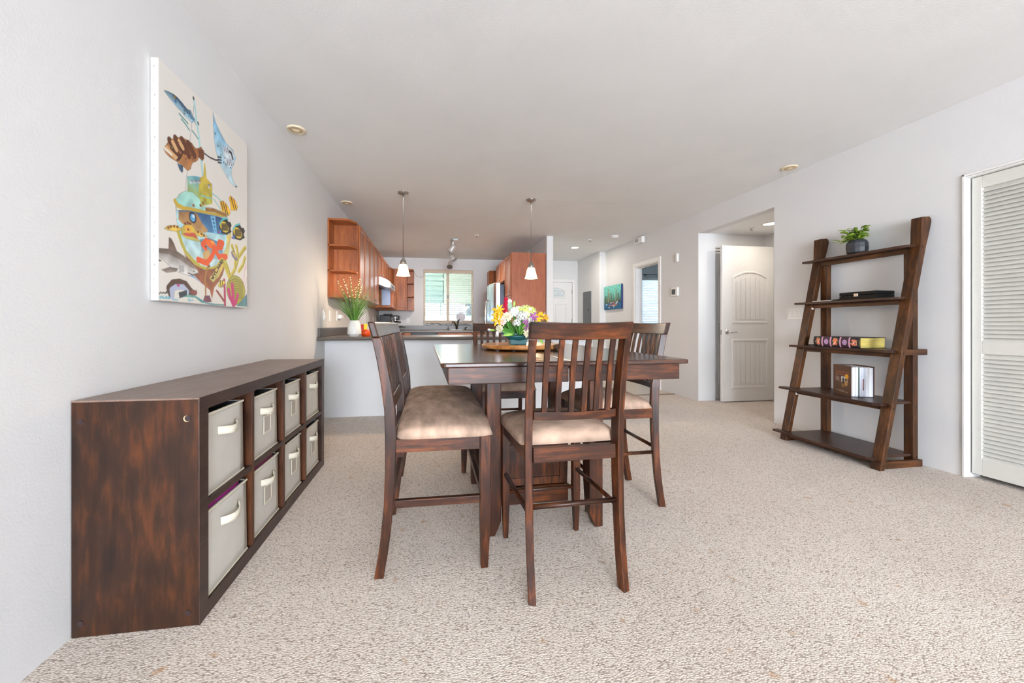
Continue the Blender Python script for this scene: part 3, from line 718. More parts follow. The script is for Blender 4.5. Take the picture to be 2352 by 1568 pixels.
def upper(y0, y1, z0, z1, doors, label, x=UX):
    t = Thing('wall_cabinet', label, 'cabinet', (XL, y0, z0), group='maple wall cabinets')
    t.part('body', MB().box(XL+0.002, x, y0, y1, z0, z1), M['maple_z'], bevel=0.002)
    for i, (a, c) in enumerate(doors):
        k = c-0.03 if i % 2 == 0 else a+0.03
        cab_door(t, 'x', x, a, c, z0+0.012, z1-0.012, (k, z0+0.06))
    return t
upper(4.657, 5.46, UB, UT, ((4.665, 5.055), (5.062, 5.452)), 'two-door maple wall cabinet next to the open shelf unit')
upper(5.463, 6.275, UB, UT, ((5.47, 5.865), (5.872, 6.268)), 'two-door maple wall cabinet just before the range hood')
upper(6.28, 7.10, 1.78, UT, ((6.287, 6.687), (6.694, 7.093)), 'short maple wall cabinet above the range hood')
upper(7.105, 7.97, UB+0.36, UT, ((7.112, 7.535), (7.542, 7.963)), 'maple wall cabinet beyond the range hood')
# range hood
t = Thing('range_hood', 'curved stainless range hood above the cooker', 'range hood', (XL, 6.69, 1.6))
hp = [(XL+0.002, 1.775), (UX+0.02, 1.775), (-0.80, 1.765), (-0.74, 1.742), (-0.69, 1.715), (-0.66, 1.69), (-0.66, 1.60), (-0.70, 1.598), (-0.76, 1.612), (-0.82, 1.64), (UX, 1.652), (XL+0.002, 1.652)]
t.part('canopy', MB().prism([(p[0], p[1]) for p in hp], 'y', 6.285, 7.095), M['steel'], bevel=0.002)
t.part('filter', MB().box(-1.08, -0.86, 6.33, 7.05, 1.642, 1.652), M['black'])
t.part('switch_strip', MB().box(-0.661, -0.657, 6.5, 6.9, 1.625, 1.655), M['black'])
# wall microwave niche beyond the hood
t = Thing('microwave_cabinet', 'maple box with a pale steel microwave side, under the cabinets beyond the hood', 'cabinet', (XL, 7.4, UB))
t.part('body', MB().box(XL+0.002, -0.74, 7.105, 7.95, UB+0.01, UB+0.358), M['maple_z'], bevel=0.003)
t.part('microwave_side', MB().box(-0.90, -0.745, 7.095, 7.105, UB+0.05, UB+0.34), plain('pale_steel', (150, 160, 184), 0.4, metal=0.2), bevel=0.003)
cab_door(t, 'x', -0.74, 7.12, 7.52, UB+0.02, UB+0.345); cab_door(t, 'x', -0.74, 7.53, 7.94, UB+0.02, UB+0.345)
# corner cabinet on the back wall and its open shelf end
t = Thing('corner_cabinet', 'single-door maple corner cabinet left of the kitchen window', 'cabinet', (-0.8, YB, UB), group='maple wall cabinets')
t.part('body', MB().prism([(XL+0.002, 7.98), (-0.86, 7.98), (-0.80, 8.22), (-0.54, 8.22), (-0.54, YB-0.002), (XL+0.002, YB-0.002)], 'z', UB, UT), M['maple_z'], bevel=0.002)
cab_door(t, 'y', 8.22, -0.79, -0.55, UB+0.012, UT-0.012, (-0.575, UB+0.06))
t = Thing('open_shelf_cabinet', 'open maple shelf unit beside the kitchen window', 'cabinet', (-0.46, YB, UB))
for z, h, nm in ((UB, 0.018, 'bottom'), (1.592, 0.018, 'shelf'), (1.875, 0.018, 'shelf'), (UT-0.022, 0.022, 'top')):
    t.part(nm, MB().prism([(-0.538, 8.22), (-0.42, 8.22), (-0.385, 8.30), (-0.385, YB-0.002), (-0.538, YB-0.002)], 'z', z, z+h), M['maple_x'], bevel=0.002)
t.part('back_panel', MB().box(-0.538, -0.385, YB-0.02, YB-0.002, UB+0.018, UT-0.022), M['maple_z'])
t.part('side_panel', MB().box(-0.538, -0.524, 8.22, YB-0.02, UB+0.018, UT-0.022), M['maple_z'])
# fridge side: tall panel, pantry, fridge, cabinets above
PX = 1.29
single('fridge_end_panel', MB().box(PX, 1.868, 6.12, 6.14, 0.0, 2.19), M['panel'], 'tall plain red-brown end panel beside the wall stub', 'cabinet panel', (1.58, 6.12, 0), bevel=0.002)
t = Thing('pantry_cabinet', 'tall narrow maple pantry between the end panel and the fridge', 'cabinet', (1.6, 6.4, 0))
t.part('body', MB().box(PX, 1.876, 6.142, 6.63, 0.0, UT), M['maple_z'], bevel=0.002)
cab_door(t, 'x', PX, 6.15, 6.62, 1.49, UT-0.012, (6.20, 1.55), sgn=-1); cab_door(t, 'x', PX, 6.15, 6.62, 0.1, 1.48, (6.20, 1.42), sgn=-1)
t = Thing('wall_cabinet', 'two-door maple cabinet above the fridge', 'cabinet', (1.6, 7.1, 1.78), group='maple wall cabinets')
t.part('body', MB().box(PX, 1.876, 6.635, 7.56, 1.78, UT), M['maple_z'], bevel=0.002)
cab_door(t, 'x', PX, 6.645, 7.09, 1.792, UT-0.012, (7.06, 1.84), sgn=-1); cab_door(t, 'x', PX, 7.097, 7.55, 1.792, UT-0.012, (7.13, 1.84), sgn=-1)
t = Thing('refrigerator', 'stainless refrigerator beside the pantry', 'refrigerator', (1.5, 7.1, 0))
t.part('body', MB().box(1.2, 1.87, 6.66, 7.54, 0.0, 1.72), M['steel_dark'], bevel=0.004)
fp = [(1.2, 6.665), (1.13, 6.67), (1.09, 6.72), (1.065, 6.85), (1.055, 7.0), (1.055, 7.09), (1.2, 7.09)]
dr = t.part('door', MB().prism(fp, 'z', 0.08, 1.745), M['steel'], bevel=0.004)
t.sub(dr, 'handle', MB().tube([(1.05, 7.06, 0.75), (1.0, 7.06, 0.8), (0.995, 7.06, 1.1), (1.0, 7.06, 1.42), (1.05, 7.06, 1.47)], 0.012, 8), M['chrome'], smooth=True)
fp2 = [(1.2, 7.535), (1.13, 7.53), (1.09, 7.48), (1.065, 7.35), (1.055, 7.2), (1.055, 7.11), (1.2, 7.11)]
dr = t.part('door', MB().prism(fp2, 'z', 0.08, 1.745), M['steel'], bevel=0.004)
t.sub(dr, 'handle', MB().tube([(1.05, 7.15, 0.75), (1.0, 7.15, 0.8), (0.995, 7.15, 1.1), (1.0, 7.15, 1.42), (1.05, 7.15, 1.47)], 0.012, 8), M['chrome'], smooth=True)
t = Thing('wall_cabinet', 'dark maple cabinet on the back wall behind the fridge', 'cabinet', (1.5, YB, UB), group='maple wall cabinets')
t.part('body', MB().prism([(1.24, 8.24), (1.28, 8.2), (1.876, 8.2), (1.876, YB-0.002), (1.24, YB-0.002)], 'z', UB, UT), M['maple_z'], bevel=0.002)
cab_door(t, 'y', 8.2, 1.30, 1.86, UB+0.012, UT-0.012, (1.33, UB+0.06))
# counters
def bullnose(y_front, y_back, z0, z1, flip=1):
    r = (z1-z0)/2; p = [(y_back, z0), (y_back, z1)]
    for k in range(7):
        a = math.pi/2+math.pi*k/6; p.append((y_front+flip*(r+r*math.cos(a)), (z0+z1)/2+r*math.sin(a)))
    return p
t = Thing('peninsula_countertop', 'dark speckled peninsula countertop with rounded edge', 'countertop', (0.4, 4.3, 0.84))
b = MB().prism(bullnose(4.02, 4.76, 0.84, 0.875), 'x', XL+0.002, 1.97)
t.part('slab', b, M['counter'], smooth=False)
t.part('backsplash', MB().box(XL+0.002, XL+0.022, 4.055, 6.27, 0.8755, 0.968), M['counter'], bevel=0.004)
single('side_countertop', MB().box(XL+0.002, -0.52, 4.765, 6.275, 0.84, 0.875), M['counter'], 'dark countertop along the left kitchen wall', 'countertop', (-0.83, 5.5, 0.84), bevel=0.006)
t = Thing('back_countertop', 'dark countertop with backsplash under the kitchen window', 'countertop', (0.1, 8.2, 0.84))
t.part('slab', MB().box(XL+0.002, 1.876, 7.9, YB-0.002, 0.84, 0.885), M['counter'], bevel=0.008)
t.part('backsplash', MB().box(XL+0.002, 1.876, YB-0.022, YB-0.002, 0.8855, 0.983), M['counter'], bevel=0.004)
def base_cab(axis, a0, a1, label, drawers):
    t = Thing('base_cabinet', label, 'cabinet', ((a0+a1)/2, 8.2, 0) if axis == 'y' else (-0.8, (a0+a1)/2, 0), group='maple base cabinets')
    if axis == 'y':
        t.part('body', MB().box(a0, a1, 7.94, YB-0.002, 0, 0.839), M['maple_z'])
        wd = (a1-a0)/drawers
        for k in range(drawers):
            d = t.part('drawer', MB().box(a0+wd*k+0.004, a0+wd*(k+1)-0.004, 7.92, 7.94, 0.69, 0.83), M['maple_x'], bevel=0.004)
            t.sub(d, 'knob', MB().ball((a0+wd*(k+0.5), 7.905, 0.815), 0.014, 10, 7), M['nickel'], smooth=True)
            cab_door(t, 'y', 7.94, a0+wd*k+0.004, a0+wd*(k+1)-0.004, 0.1, 0.68)
    else:
        t.part('body', MB().box(XL+0.002, -0.56, a0, a1, 0, 0.839), M['maple_z'])
        cab_door(t, 'x', -0.56, a0+0.004, (a0+a1)/2-0.003, 0.1, 0.83); cab_door(t, 'x', -0.56, (a0+a1)/2+0.003, a1-0.004, 0.1, 0.83)
base_cab('y', 0.125, 0.83, 'maple sink cabinet with two drawers under the kitchen window', 2)
base_cab('y', 0.835, 1.87, 'maple base cabinet right of the sink', 2)
base_cab('y', XL+0.002, -0.425, 'maple base cabinet in the back left corner', 1)
base_cab('x', 4.80, 5.53, 'maple base cabinet behind the peninsula', 1)
base_cab('x', 5.535, 6.27, 'maple base cabinet next to the cooker', 1)
t = Thing('dishwasher', 'black dishwasher under the back countertop', 'dishwasher', (-0.15, 8.2, 0))
t.part('body', MB().box(-0.42, 0.12, 7.945, YB-0.002, 0, 0.839), M['black']); d = t.part('door', MB().box(-0.418, 0.118, 7.915, 7.945, 0.1, 0.835), M['black'], bevel=0.004)
t.sub(d, 'handle', MB().box(-0.35, 0.05, 7.895, 7.915, 0.805, 0.82), M['steel_dark'], bevel=0.003)
# cooker
t = Thing('cooker', 'black and steel cooker under the range hood', 'cooker', (-0.82, 6.69, 0))
t.part('body', MB().box(XL+0.002, -0.53, 6.285, 7.095, 0, 0.87), M['steel'], bevel=0.004)
t.part('cooktop', MB().box(XL+0.002, -0.53, 6.285, 7.095, 0.8705, 0.882), M['black'], bevel=0.003)
for yy in (6.49, 6.89):
    b = MB()
    for k in range(4): b.tube([(-1.08, yy-0.14+0.093*k, 0.9), (-0.6, yy-0.14+0.093*k, 0.9)], 0.007, 6)
    for x in (-1.08, -0.84, -0.6): b.tube([(x, yy-0.15, 0.9), (x, yy+0.15, 0.9)], 0.007, 6); b.tube([(x, yy-0.15, 0.9), (x, yy-0.15, 0.882)], 0.007, 6)
    t.part('grate', b, M['black'])
for k in range(5):
    t.part('knob', MB().tube([(-0.53, 6.40+0.145*k, 0.82), (-0.495, 6.40+0.145*k, 0.82)], 0.02, 12), M['black'])
p = Thing('saucepan', 'dark saucepan with a black handle on the cooker', 'pan', (-0.74, 6.89, 0.907))
p.part('pan', MB().lathe([(0.10, 0.0), (0.11, 0.045), (0.115, 0.055), (0.108, 0.055), (0.10, 0.006)], (-0.74, 6.89, 0.907), 24), M['black'], smooth=True)
p.part('handle', MB().tube([(-0.64, 6.86, 0.95), (-0.54, 6.83, 0.965), (-0.46, 6.81, 0.96)], 0.011, 8), M['black'], smooth=True)
# espresso machine
t = Thing('espresso_machine', 'black espresso machine in the back corner of the kitchen', 'coffee machine', (-0.87, 8.2, 0.8855))
t.part('body', MB().box(-1.06, -0.84, 8.05, 8.36, 0.8855, 1.20), M['black'], bevel=0.012)
t.part('head', MB().box(-0.85, -0.67, 8.07, 8.30, 1.10, 1.195), M['black'], bevel=0.02)
t.part('hopper', MB().box(-0.99, -0.82, 8.1, 8.28, 1.20, 1.228), M['black'], bevel=0.008)
t.part('dial', MB().tube([(-0.745, 8.07, 1.15), (-0.745, 8.055, 1.15)], 0.018, 16), M['chrome'])
t.part('group_head', MB().lathe([(0.03, 1.06), (0.03, 1.10)], (-0.76, 8.15, 0), 16), M['chrome'])
t.part('portafilter', MB().tube([(-0.76, 8.12, 1.065), (-0.70, 8.09, 1.06), (-0.64, 8.07, 1.055)], [0.018, 0.014, 0.018], 10), M['black'], smooth=True)
t.part('steam_wand', MB().tube([(-0.70, 8.1, 1.10), (-0.695, 8.08, 1.02), (-0.70, 8.07, 0.95)], 0.005, 8), M['chrome'])
t.part('drip_tray', MB().box(-0.90, -0.68, 8.05, 8.28, 0.8855, 0.93), M['black'], bevel=0.006)
for k in range(4): t.part('button', MB().tube([(-0.83+0.03*k, 8.07, 1.118), (-0.83+0.03*k, 8.062, 1.118)], 0.008, 10), M['chrome'])
# sink fittings
t = Thing('kitchen_faucet', 'dark bronze faucet standing under the kitchen window', 'faucet', (0.52, 8.36, 0.8855))
t.part('deck_plate', MB().box(0.41, 0.66, 8.33, 8.39, 0.8855, 0.895), M['steel'], bevel=0.004)
bz = plain('bronze', (74, 66, 54), 0.3, metal=0.9)
t.part('body', MB().tube([(0.54, 8.36, 0.89), (0.55, 8.36, 0.97), (0.575, 8.36, 1.10)], [0.02, 0.018, 0.016], 12), bz, smooth=True)
t.part('spout', MB().tube([(0.545, 8.36, 0.93), (0.51, 8.33, 1.01), (0.475, 8.29, 1.06), (0.45, 8.26, 1.065), (0.44, 8.25, 1.045)], 0.013, 10), bz, smooth=True)
t.part('lever', MB().tube([(0.575, 8.36, 1.09), (0.585, 8.35, 1.10), (0.60, 8.33, 1.115)], 0.009, 8), bz, smooth=True)
t = Thing('soap_dispenser', 'chrome soap dispenser left of the faucet', 'soap dispenser', (0.356, 8.36, 0.8855))
t.part('bottle', MB().lathe([(0.013, 0), (0.013, 0.055), (0.009, 0.062)], (0.356, 8.36, 0.8855), 14), M['chrome'], smooth=True); t.part('pump', MB().tube([(0.356, 8.36, 0.945), (0.356, 8.36, 0.965), (0.346, 8.33, 0.962)], 0.005, 8), M['chrome'])
t = Thing('side_spray', 'dark side spray right of the faucet', 'sprayer', (0.73, 8.36, 0.8855))
t.part('base', MB().lathe([(0.02, 0), (0.016, 0.02)], (0.73, 8.36, 0.8855), 14), bz); t.part('head', MB().tube([(0.73, 8.36, 0.90), (0.735, 8.355, 0.94), (0.765, 8.34, 0.945)], [0.011, 0.012, 0.012], 10), bz, smooth=True)
me = MB().lathe([(0.0, 0), (0.07, 0.0), (0.1, 0.006), (0.106, 0.012), (0.1, 0.014), (0.07, 0.006), (0.0, 0.004)], (0, 0, 0), 36, cap=False).mesh('round_plate', smooth=True)
pl = mkobj('round_plate', me, plain('pale_plate', (214, 212, 216), 0.4), loc=(0.637, 8.522, 1.165)); pl.rotation_euler = (R(82), 0, 0)
tag(pl, 'pale round plate leaning in the kitchen window', 'plate')

# ------------------------------------------------------------------ on the peninsula
t = Thing('potted_grass', 'white ribbed vase of tall green ornamental grass on the peninsula counter', 'plant', (-0.811, 4.2, 0.875))
prof = [(0.0585, 0.0), (0.0585, 0.022), (0.071, 0.026), (0.0725, 0.032)]
n = 11
for k in range(n):
    z = 0.036+0.13*k/n; r = 0.0725-0.006*(k/n)-0.024*(k/n)**2.2
    prof += [(r, z), (r+0.0006, z+0.006), (r-0.0014, z+0.0105)]
prof += [(0.045, 0.170), (0.041, 0.170), (0.041, 0.12)]
t.part('vase', MB().lathe(prof, (-0.811, 4.2, 0.875), 32), M['ceramic'], smooth=True)
rng = random.Random(11); gm = [plain('grass_%d' % k, c, 0.55) for k, c in enumerate(((70, 120, 42), (94, 142, 56), (52, 98, 38), (126, 150, 74)))]
for k in range(125):
    a = rng.uniform(0, 2*math.pi); s = rng.random()**0.7; L = rng.uniform(0.24, 0.46)*(1.0 if s < 0.7 else 0.9)
    lean = 0.03+0.19*s; bx, by = -0.811+0.03*s*math.cos(a), 4.2+0.03*s*math.sin(a)
    curl = rng.uniform(0.6, 1.5)
    pts = []; rad = []
    for i in range(6):
        q = i/5; pts.append((bx+math.cos(a)*lean*(q**1.6*curl+0.25*q)*0.8, by+math.sin(a)*lean*(q**1.6*curl+0.25*q)*0.8, 1.02+L*q*(1-0.22*s*q))); rad.append(max(0.0006, 0.0024*(1-q**2)))
    t.part('blade', MB().tube(pts, rad, 4), gm[k % 4])
for k in range(9):
    a = rng.uniform(0, 2*math.pi); lean = rng.uniform(0.05, 0.17); L = rng.uniform(0.36, 0.47)
    pts = [(-0.811+math.cos(a)*lean*q**1.5, 4.2+math.sin(a)*lean*q**1.5, 1.02+L*q) for q in (0, .25, .5, .75, 1)]
    st = t.part('flower_stem', MB().tube(pts, 0.0011, 4), gm[1])
    for q in (0.62, 0.72, 0.8, 0.88, 0.95, 1.0):
        t.sub(st, 'bud', MB().ball((-0.811+math.cos(a)*lean*q**1.5+rng.uniform(-.006, .006), 4.2+math.sin(a)*lean*q**1.5, 1.02+L*q), 0.0062, 6, 4), plain('cream_bud', (238, 230, 196), 0.6) if 'cream_bud' not in bpy.data.materials else bpy.data.materials['cream_bud'])
t = Thing('coloured_glass_jar', 'red and yellow coloured glass jar on the peninsula behind the bench', 'jar', (-0.70, 4.25, 0.875))
t.part('jar', MB().lathe([(0.04, 0), (0.052, 0.03), (0.05, 0.06), (0.04, 0.075)], (-0.70, 4.25, 0.875), 20), plain('orange_glass', (206, 70, 18), 0.1, noise=0.4, nscale=20), smooth=True)
t.part('red_shard', MB().box(-0.752, -0.722, 4.235, 4.255, 0.945, 1.005), plain('red_glass', (176, 18, 20), 0.15), bevel=0.003)
t.part('yellow_shard', MB().box(-0.72, -0.685, 4.225, 4.245, 0.945, 1.01), plain('yellow_glass', (244, 196, 24), 0.15), bevel=0.003)

# ------------------------------------------------------------------ dining set
def pad(w, d, z0, h, crown, nx=22, ny=18, cy=0.0, wob=0.0, seed=0):
    rng = random.Random(seed); b = MB(); vs = []; fs = []
    ph = [rng.uniform(0, 6.28) for _ in range(4)]
    for j in range(ny+1):
        v = -1+2*j/ny; v = math.copysign(abs(v)**0.8, v)
        for i in range(nx+1):
            u = -1+2*i/nx; u = math.copysign(abs(u)**0.8, u)
            x = w/2*u*(1-0.035*abs(v)**6); y = d/2*v*(1-0.05*abs(u)**6)
            e = (max(0, 1-abs(u)**7)**0.38)*(max(0, 1-abs(v)**6)**0.38)
            z = z0+h*e+crown*(1-u*u)*(1-v*v) + wob*e*(math.sin(11*x+ph[0]+3*y)*0.5+math.sin(17*y+ph[1]+5*x)*0.35)
            k = 1+0.02*(e > 0.02)*math.sin(min(1, e)*math.pi)
            vs.append((x*k, y*k+cy, z))
    n = nx+1
    for j in range(ny):
        for i in range(nx): fs.append((j*n+i, j*n+i+1, (j+1)*n+i+1, (j+1)*n+i))
    m = len(vs)
    border = [i for i in range(n)] + [j*n+nx for j in range(1, ny+1)] + [ny*n+i for i in range(nx-1, -1, -1)] + [j*n for j in range(ny-1, 0, -1)]
    fs.append(tuple(reversed(border)))
    return b.add(vs, fs)
BACK = [(0, .042), (.08, .028), (.15, .018), (.285, .005), (.42, 0), (.56, 0), (.66, .003), (.768, .016), (.85, .030), (.924, .045), (.95, .0525), (1.012, .070)]
def boff(z):
    for (z0, a), (z1, c) in zip(BACK, BACK[1:]):
        if z <= z1: return a+(c-a)*(z-z0)/(z1-z0)
    return BACK[-1][1]
def thick(z): return 0.036+0.008*math.exp(-((z-0.58)/0.2)**2)
def post(x0, x1, yr, ztop=0.949):
    """rear post: yr is the rear face at seat height"""
    zs = [z for z, _ in BACK if z < ztop]+[ztop]
    poly = [(yr-boff(z), z) for z in zs] + [(yr-boff(z)+thick(z), z) for z in reversed(zs)]
    return MB().prism(poly, 'x', x0, x1)
def leaning_bar(x, wd, z0, z1, yr, inset, th, n=6, dx=0.0):
    """a slat following the back's curve"""
    b = MB(); rows = []
    for i in range(n+1):
        z = z0+(z1-z0)*i/n; y = yr-boff(z)+inset; xx = x+dx*i/n
        rows.append([(xx-wd/2, y, z), (xx+wd/2, y, z), (xx+wd/2, y+th, z), (xx-wd/2, y+th, z)])
    vs = [p for r in rows for p in r]; fs = [(3, 2, 1, 0), tuple(n*4+k for k in range(4))]
    for i in range(n):
        for k in range(4): fs.append((i*4+k, i*4+(k+1) % 4, (i+1)*4+(k+1) % 4, (i+1)*4+k))
    return b.add(vs, fs)
def curved_rail(x0, x1, z0, z1, yr, th, bow, sag=0.0, inset=0.0, n=12):
    """horizontal back rail bowed backwards in plan and following the lean of the back"""
    vs = []; fs = []
    for i in range(n+1):
        t = i/n; x = x0+(x1-x0)*t; k = 1-(2*t-1)**2
        for z, zz in ((z0, z0-sag*0.5*k), (z1, z1-sag*k)):
            y = yr-boff(z)+inset-bow*k
            vs += [(x, y, zz), (x, y+th, zz)]
    for i in range(n):
        a = i*4; c = a+4
        fs += [(a, a+2, c+2, c), (a+1, c+1, c+3, a+3), (a+2, a+3, c+3, c+2), (a, c, c+1, a+1)]
    fs += [(0, 1, 3, 2), (n*4, n*4+2, n*4+3, n*4+1)]
    return MB().add(vs, fs)
def front_leg(x0, x1, y0, y1, ztop, tx=0.004, side=1):
    a = 0.007
    lo = [(x0+a, y0+a*0.6, 0), (x1-a, y0+a*0.6, 0), (x1-a, y1-a*1.4, 0), (x0+a, y1-a*1.4, 0)]
    md = [(x0, y0, 0.2), (x1, y0, 0.2), (x1, y1, 0.2), (x0, y1, 0.2)]
    hi = [(p[0], p[1], ztop) for p in md]
    rows = [lo, md, hi]; vs = [p for r in rows for p in r]; fs = [(3, 2, 1, 0), (8, 9, 10, 11)]
    for i in range(2):
        for k in range(4): fs.append((i*4+k, i*4+(k+1) % 4, (i+1)*4+(k+1) % 4, (i+1)*4+k))
    return MB().add(vs, fs)
def chair(label, loc, rot):
    t = Thing('dining_chair', label, 'chair', (loc[0], loc[1], 0), rot, 'counter height chairs around the table', local=True)
    W = 0.196; yr = -0.213; yf = 0.213
    for s in (-1, 1):
        xa, xb = sorted((s*(W-0.002), s*(W-0.030)))
        pb = post(xa, xb, yr); xc = (xa+xb)/2; ca, sa = math.cos(R(14*s)), math.sin(R(14*s))   # rear posts turned to follow the curved back
        yc = lambda z: yr-boff(z)+thick(z)/2
        pb.v = [(xc+(p[0]-xc)*ca-(p[1]-yc(p[2]))*sa, yc(p[2])+(p[0]-xc)*sa+(p[1]-yc(p[2]))*ca, p[2]) for p in pb.v]
        t.part('leg', pb, M['dark_z'], bevel=0.003, label='rear leg running up into the back')
        xa, xb = sorted((s*(W-0.002), s*(W-0.038)))
        t.part('leg', front_leg(xa, xb, yf-0.036, yf, 0.545), M['dark_z'], bevel=0.003)
    t.part('crest_rail', curved_rail(-W, W, 0.949, 1.012, yr, 0.027, 0.020, 0.005, 0.002), M['dark_x'], bevel=0.003)
    t.part('back_rail', curved_rail(-W+0.031, W-0.031, 0.648, 0.679, yr, 0.022, 0.018, 0.002, 0.008), M['dark_x'], bevel=0.002)
    for k in range(6):
        x = -0.126+0.0505*k; bow = 0.018*(1-(x/0.18)**2)
        t.part('slat', leaning_bar(x, 0.0205, 0.675, 0.949, yr-bow, 0.010, 0.011), M['dark_z'], bevel=0.0015)
    for s in (-1, 1):
        xa, xb = sorted((s*(W-0.006), s*(W-0.028)))
        t.part('seat_rail', MB().box(xa, xb, yr+0.036, yf-0.036, 0.49, 0.545), M['dark_y'], bevel=0.002)
    t.part('seat_rail', MB().box(-W+0.031, W-0.031, yr+0.006, yr+0.03, 0.488, 0.543), M['dark_x'], bevel=0.002)
    t.part('seat_rail', MB().box(-W+0.038, W-0.038, yf-0.03, yf-0.006, 0.49, 0.545), M['dark_x'], bevel=0.002)
    t.part('seat_cushion', pad(0.412, 0.404, 0.546, 0.048, 0.030, cy=0.026, wob=0.0012), M['suede'], smooth=True)
    def dowel(p, q): t.part('stretcher', MB().tube([p, q], 0.0098, 12), M['dark_x'], smooth=True)
    dowel((-W+0.02, yr+0.016-boff(.325), 0.325), (W-0.02, yr+0.016-boff(.325), 0.325))
    dowel((-W+0.02, yf-0.02, 0.213), (W-0.02, yf-0.02, 0.213))
    for s in (-1, 1): dowel((s*(W-0.018), yr+0.02, 0.300), (s*(W-0.018), yf-0.02, 0.300))
    return t
chair('dark slat-back dining chair nearest to the viewer, seen from behind', (0.527, 1.578), R(2.3))
chair('dark slat-back dining chair at the right side of the table, near the ladder shelf', (1.018, 2.118), R(90))
chair('dark slat-back dining chair behind the flowers on the far side of the table', (0.522, 2.79), R(180))

# bench with two slatted back sections
t = Thing('dining_bench', 'dark wooden bench with tan suede seat and slatted back at the left of the table', 'bench', (0.028, 2.072, 0), R(-90), local=True)
L = 0.528; yr = -0.211; yf = 0.211
for xa in (-L, -0.016, L-0.034):
    t.part('leg', post(xa, xa+0.034, yr), M['dark_z'], bevel=0.003, label='rear leg running up into the back')
for xa in (-L, L-0.042):
    t.part('leg', front_leg(xa, xa+0.042, yf-0.044, yf, 0.545), M['dark_z'], bevel=0.003)
t.part('crest_rail', curved_rail(-L, L, 0.949, 1.012, yr, 0.028, 0.004, 0.0, 0.002), M['dark_x'], bevel=0.006)
for xa, xb in ((-L+0.034, -0.016), (0.018, L-0.034)):
    t.part('back_rail', curved_rail(xa, xb, 0.645, 0.70, yr, 0.022, 0.0, 0, 0.008), M['dark_x'], bevel=0.002)
    for k in range(9):
        x = xa+(xb-xa)*(k+0.75)/9.5
        t.part('slat', leaning_bar(x, 0.022, 0.697, 0.949, yr, 0.012, 0.012), M['dark_z'], bevel=0.0015)
for xa in (-L+0.004, L-0.026):
    t.part('seat_rail', MB().box(xa, xa+0.022, yr+0.04, yf-0.044, 0.492, 0.545), M['dark_y'], bevel=0.002)
    t.part('stretcher', MB().box(xa, xa+0.022, yr+0.036, yf-0.044, 0.272, 0.302), M['dark_y'], bevel=0.002)
t.part('seat_rail', MB().box(-L+0.042, L-0.042, yf-0.034, yf-0.01, 0.492, 0.545), M['dark_x'], bevel=0.002)
t.part('seat_rail', MB().box(-L+0.034, L-0.034, yr+0.006, yr+0.03, 0.492, 0.545), M['dark_x'], bevel=0.002)
t.part('stretcher', MB().box(-L+0.042, L-0.042, yf-0.036, yf-0.012, 0.272, 0.302), M['dark_x'], bevel=0.002)
t.part('stretcher', MB().box(-L+0.034, L-0.034, yr+0.006, yr+0.028, 0.272, 0.302), M['dark_x'], bevel=0.002)
t.part('seat_cushion', pad(1.072, 0.41, 0.546, 0.055, 0.026, 40, 20, cy=0.026, wob=0.003, seed=2), M['suede'], smooth=True)

# table
t = Thing('dining_table', 'dark counter height dining table with square top and storage base', 'table', (0.541, 2.153, 0), R(1.0), local=True)
TW, TD, TZ = 0.520, 0.706, 0.8555
def rounded(x0, x1, y0, y1, r, which):
    p = []
    for (cx, cy, a0, k) in ((x1-r, y1-r, 0, 2), (x0+r, y1-r, 90, 3), (x0+r, y0+r, 180, 0), (x1-r, y0+r, 270, 1)):
        if k in which:
            for i in range(5): a = R(a0+22.5*i); p.append((cx+r*math.cos(a), cy+r*math.sin(a)))
        else: p.append((x1 if k in (1, 2) else x0, y1 if k in (2, 3) else y0))
    return p
t.part('top_leaf', MB().prism(rounded(-TW, -0.001, -TD, TD, 0.02, (0, 3)), 'z', TZ-0.019, TZ), M['top_wood'], bevel=0.005)
t.part('top_leaf', MB().prism(rounded(0.001, TW, -TD, TD, 0.02, (1, 2)), 'z', TZ-0.019, TZ), M['top_wood'], bevel=0.005)
for xa, xb, dy in ((-TW+0.028, -0.004, 0.0), (0.004, TW-0.028, 0.0)):
    for s in (-1, 1):
        ya, yb = sorted((s*(TD-0.03), s*(TD-0.052)))
        t.part('apron', MB().box(xa, xb, ya, yb, TZ-0.086, TZ-0.0195), M['dark_x'], bevel=0.003)
for s in (-1, 1):
    xa, xb = sorted((s*(TW-0.028), s*(TW-0.05)))
    t.part('apron', MB().box(xa, xb, -TD+0.052, TD-0.052, TZ-0.086, TZ-0.0195), M['dark_y'], bevel=0.003)
b = MB()
for y in (-0.335, 0.255): b.box(-0.465, 0.47, y-0.03, y+0.03, TZ-0.07, TZ-0.0195)
t.part('under_frame', b, M['dark_x'], bevel=0.003)
for sx in (-1, 1):
    for yc in (-0.345, 0.255):
        x0, x1 = sorted((sx*0.222, sx*0.292)); f = 0.028
        ins = [(x0 + (f if sx < 0 else 0), 0), (x1-(f if sx > 0 else 0), 0)]
        poly = [(x0, 0.0), (x1-0.03, 0.0), (x1, 0.07), (x1, 0.788), (x0, 0.788)] if sx < 0 else [(x1, 0.0), (x0+0.03, 0.0), (x0, 0.07), (x0, 0.788), (x1, 0.788)]
        t.part('leg', MB().prism(poly, 'y', yc-0.028, yc+0.028), M['dark_z'], bevel=0.004)
cb = t.part('cabinet', MB().box(-0.222, 0.222, -0.075, 0.227, 0.045, 0.345), M['dark_x'], bevel=0.003)
t.part('cabinet_top', MB().box(-0.222, 0.222, -0.09, 0.227, 0.345, 0.363), M['dark_x'], bevel=0.004)
t.part('plinth', MB().box(-0.222, 0.222, -0.088, 0.227, 0.004, 0.085), M['dark_x'], bevel=0.003)
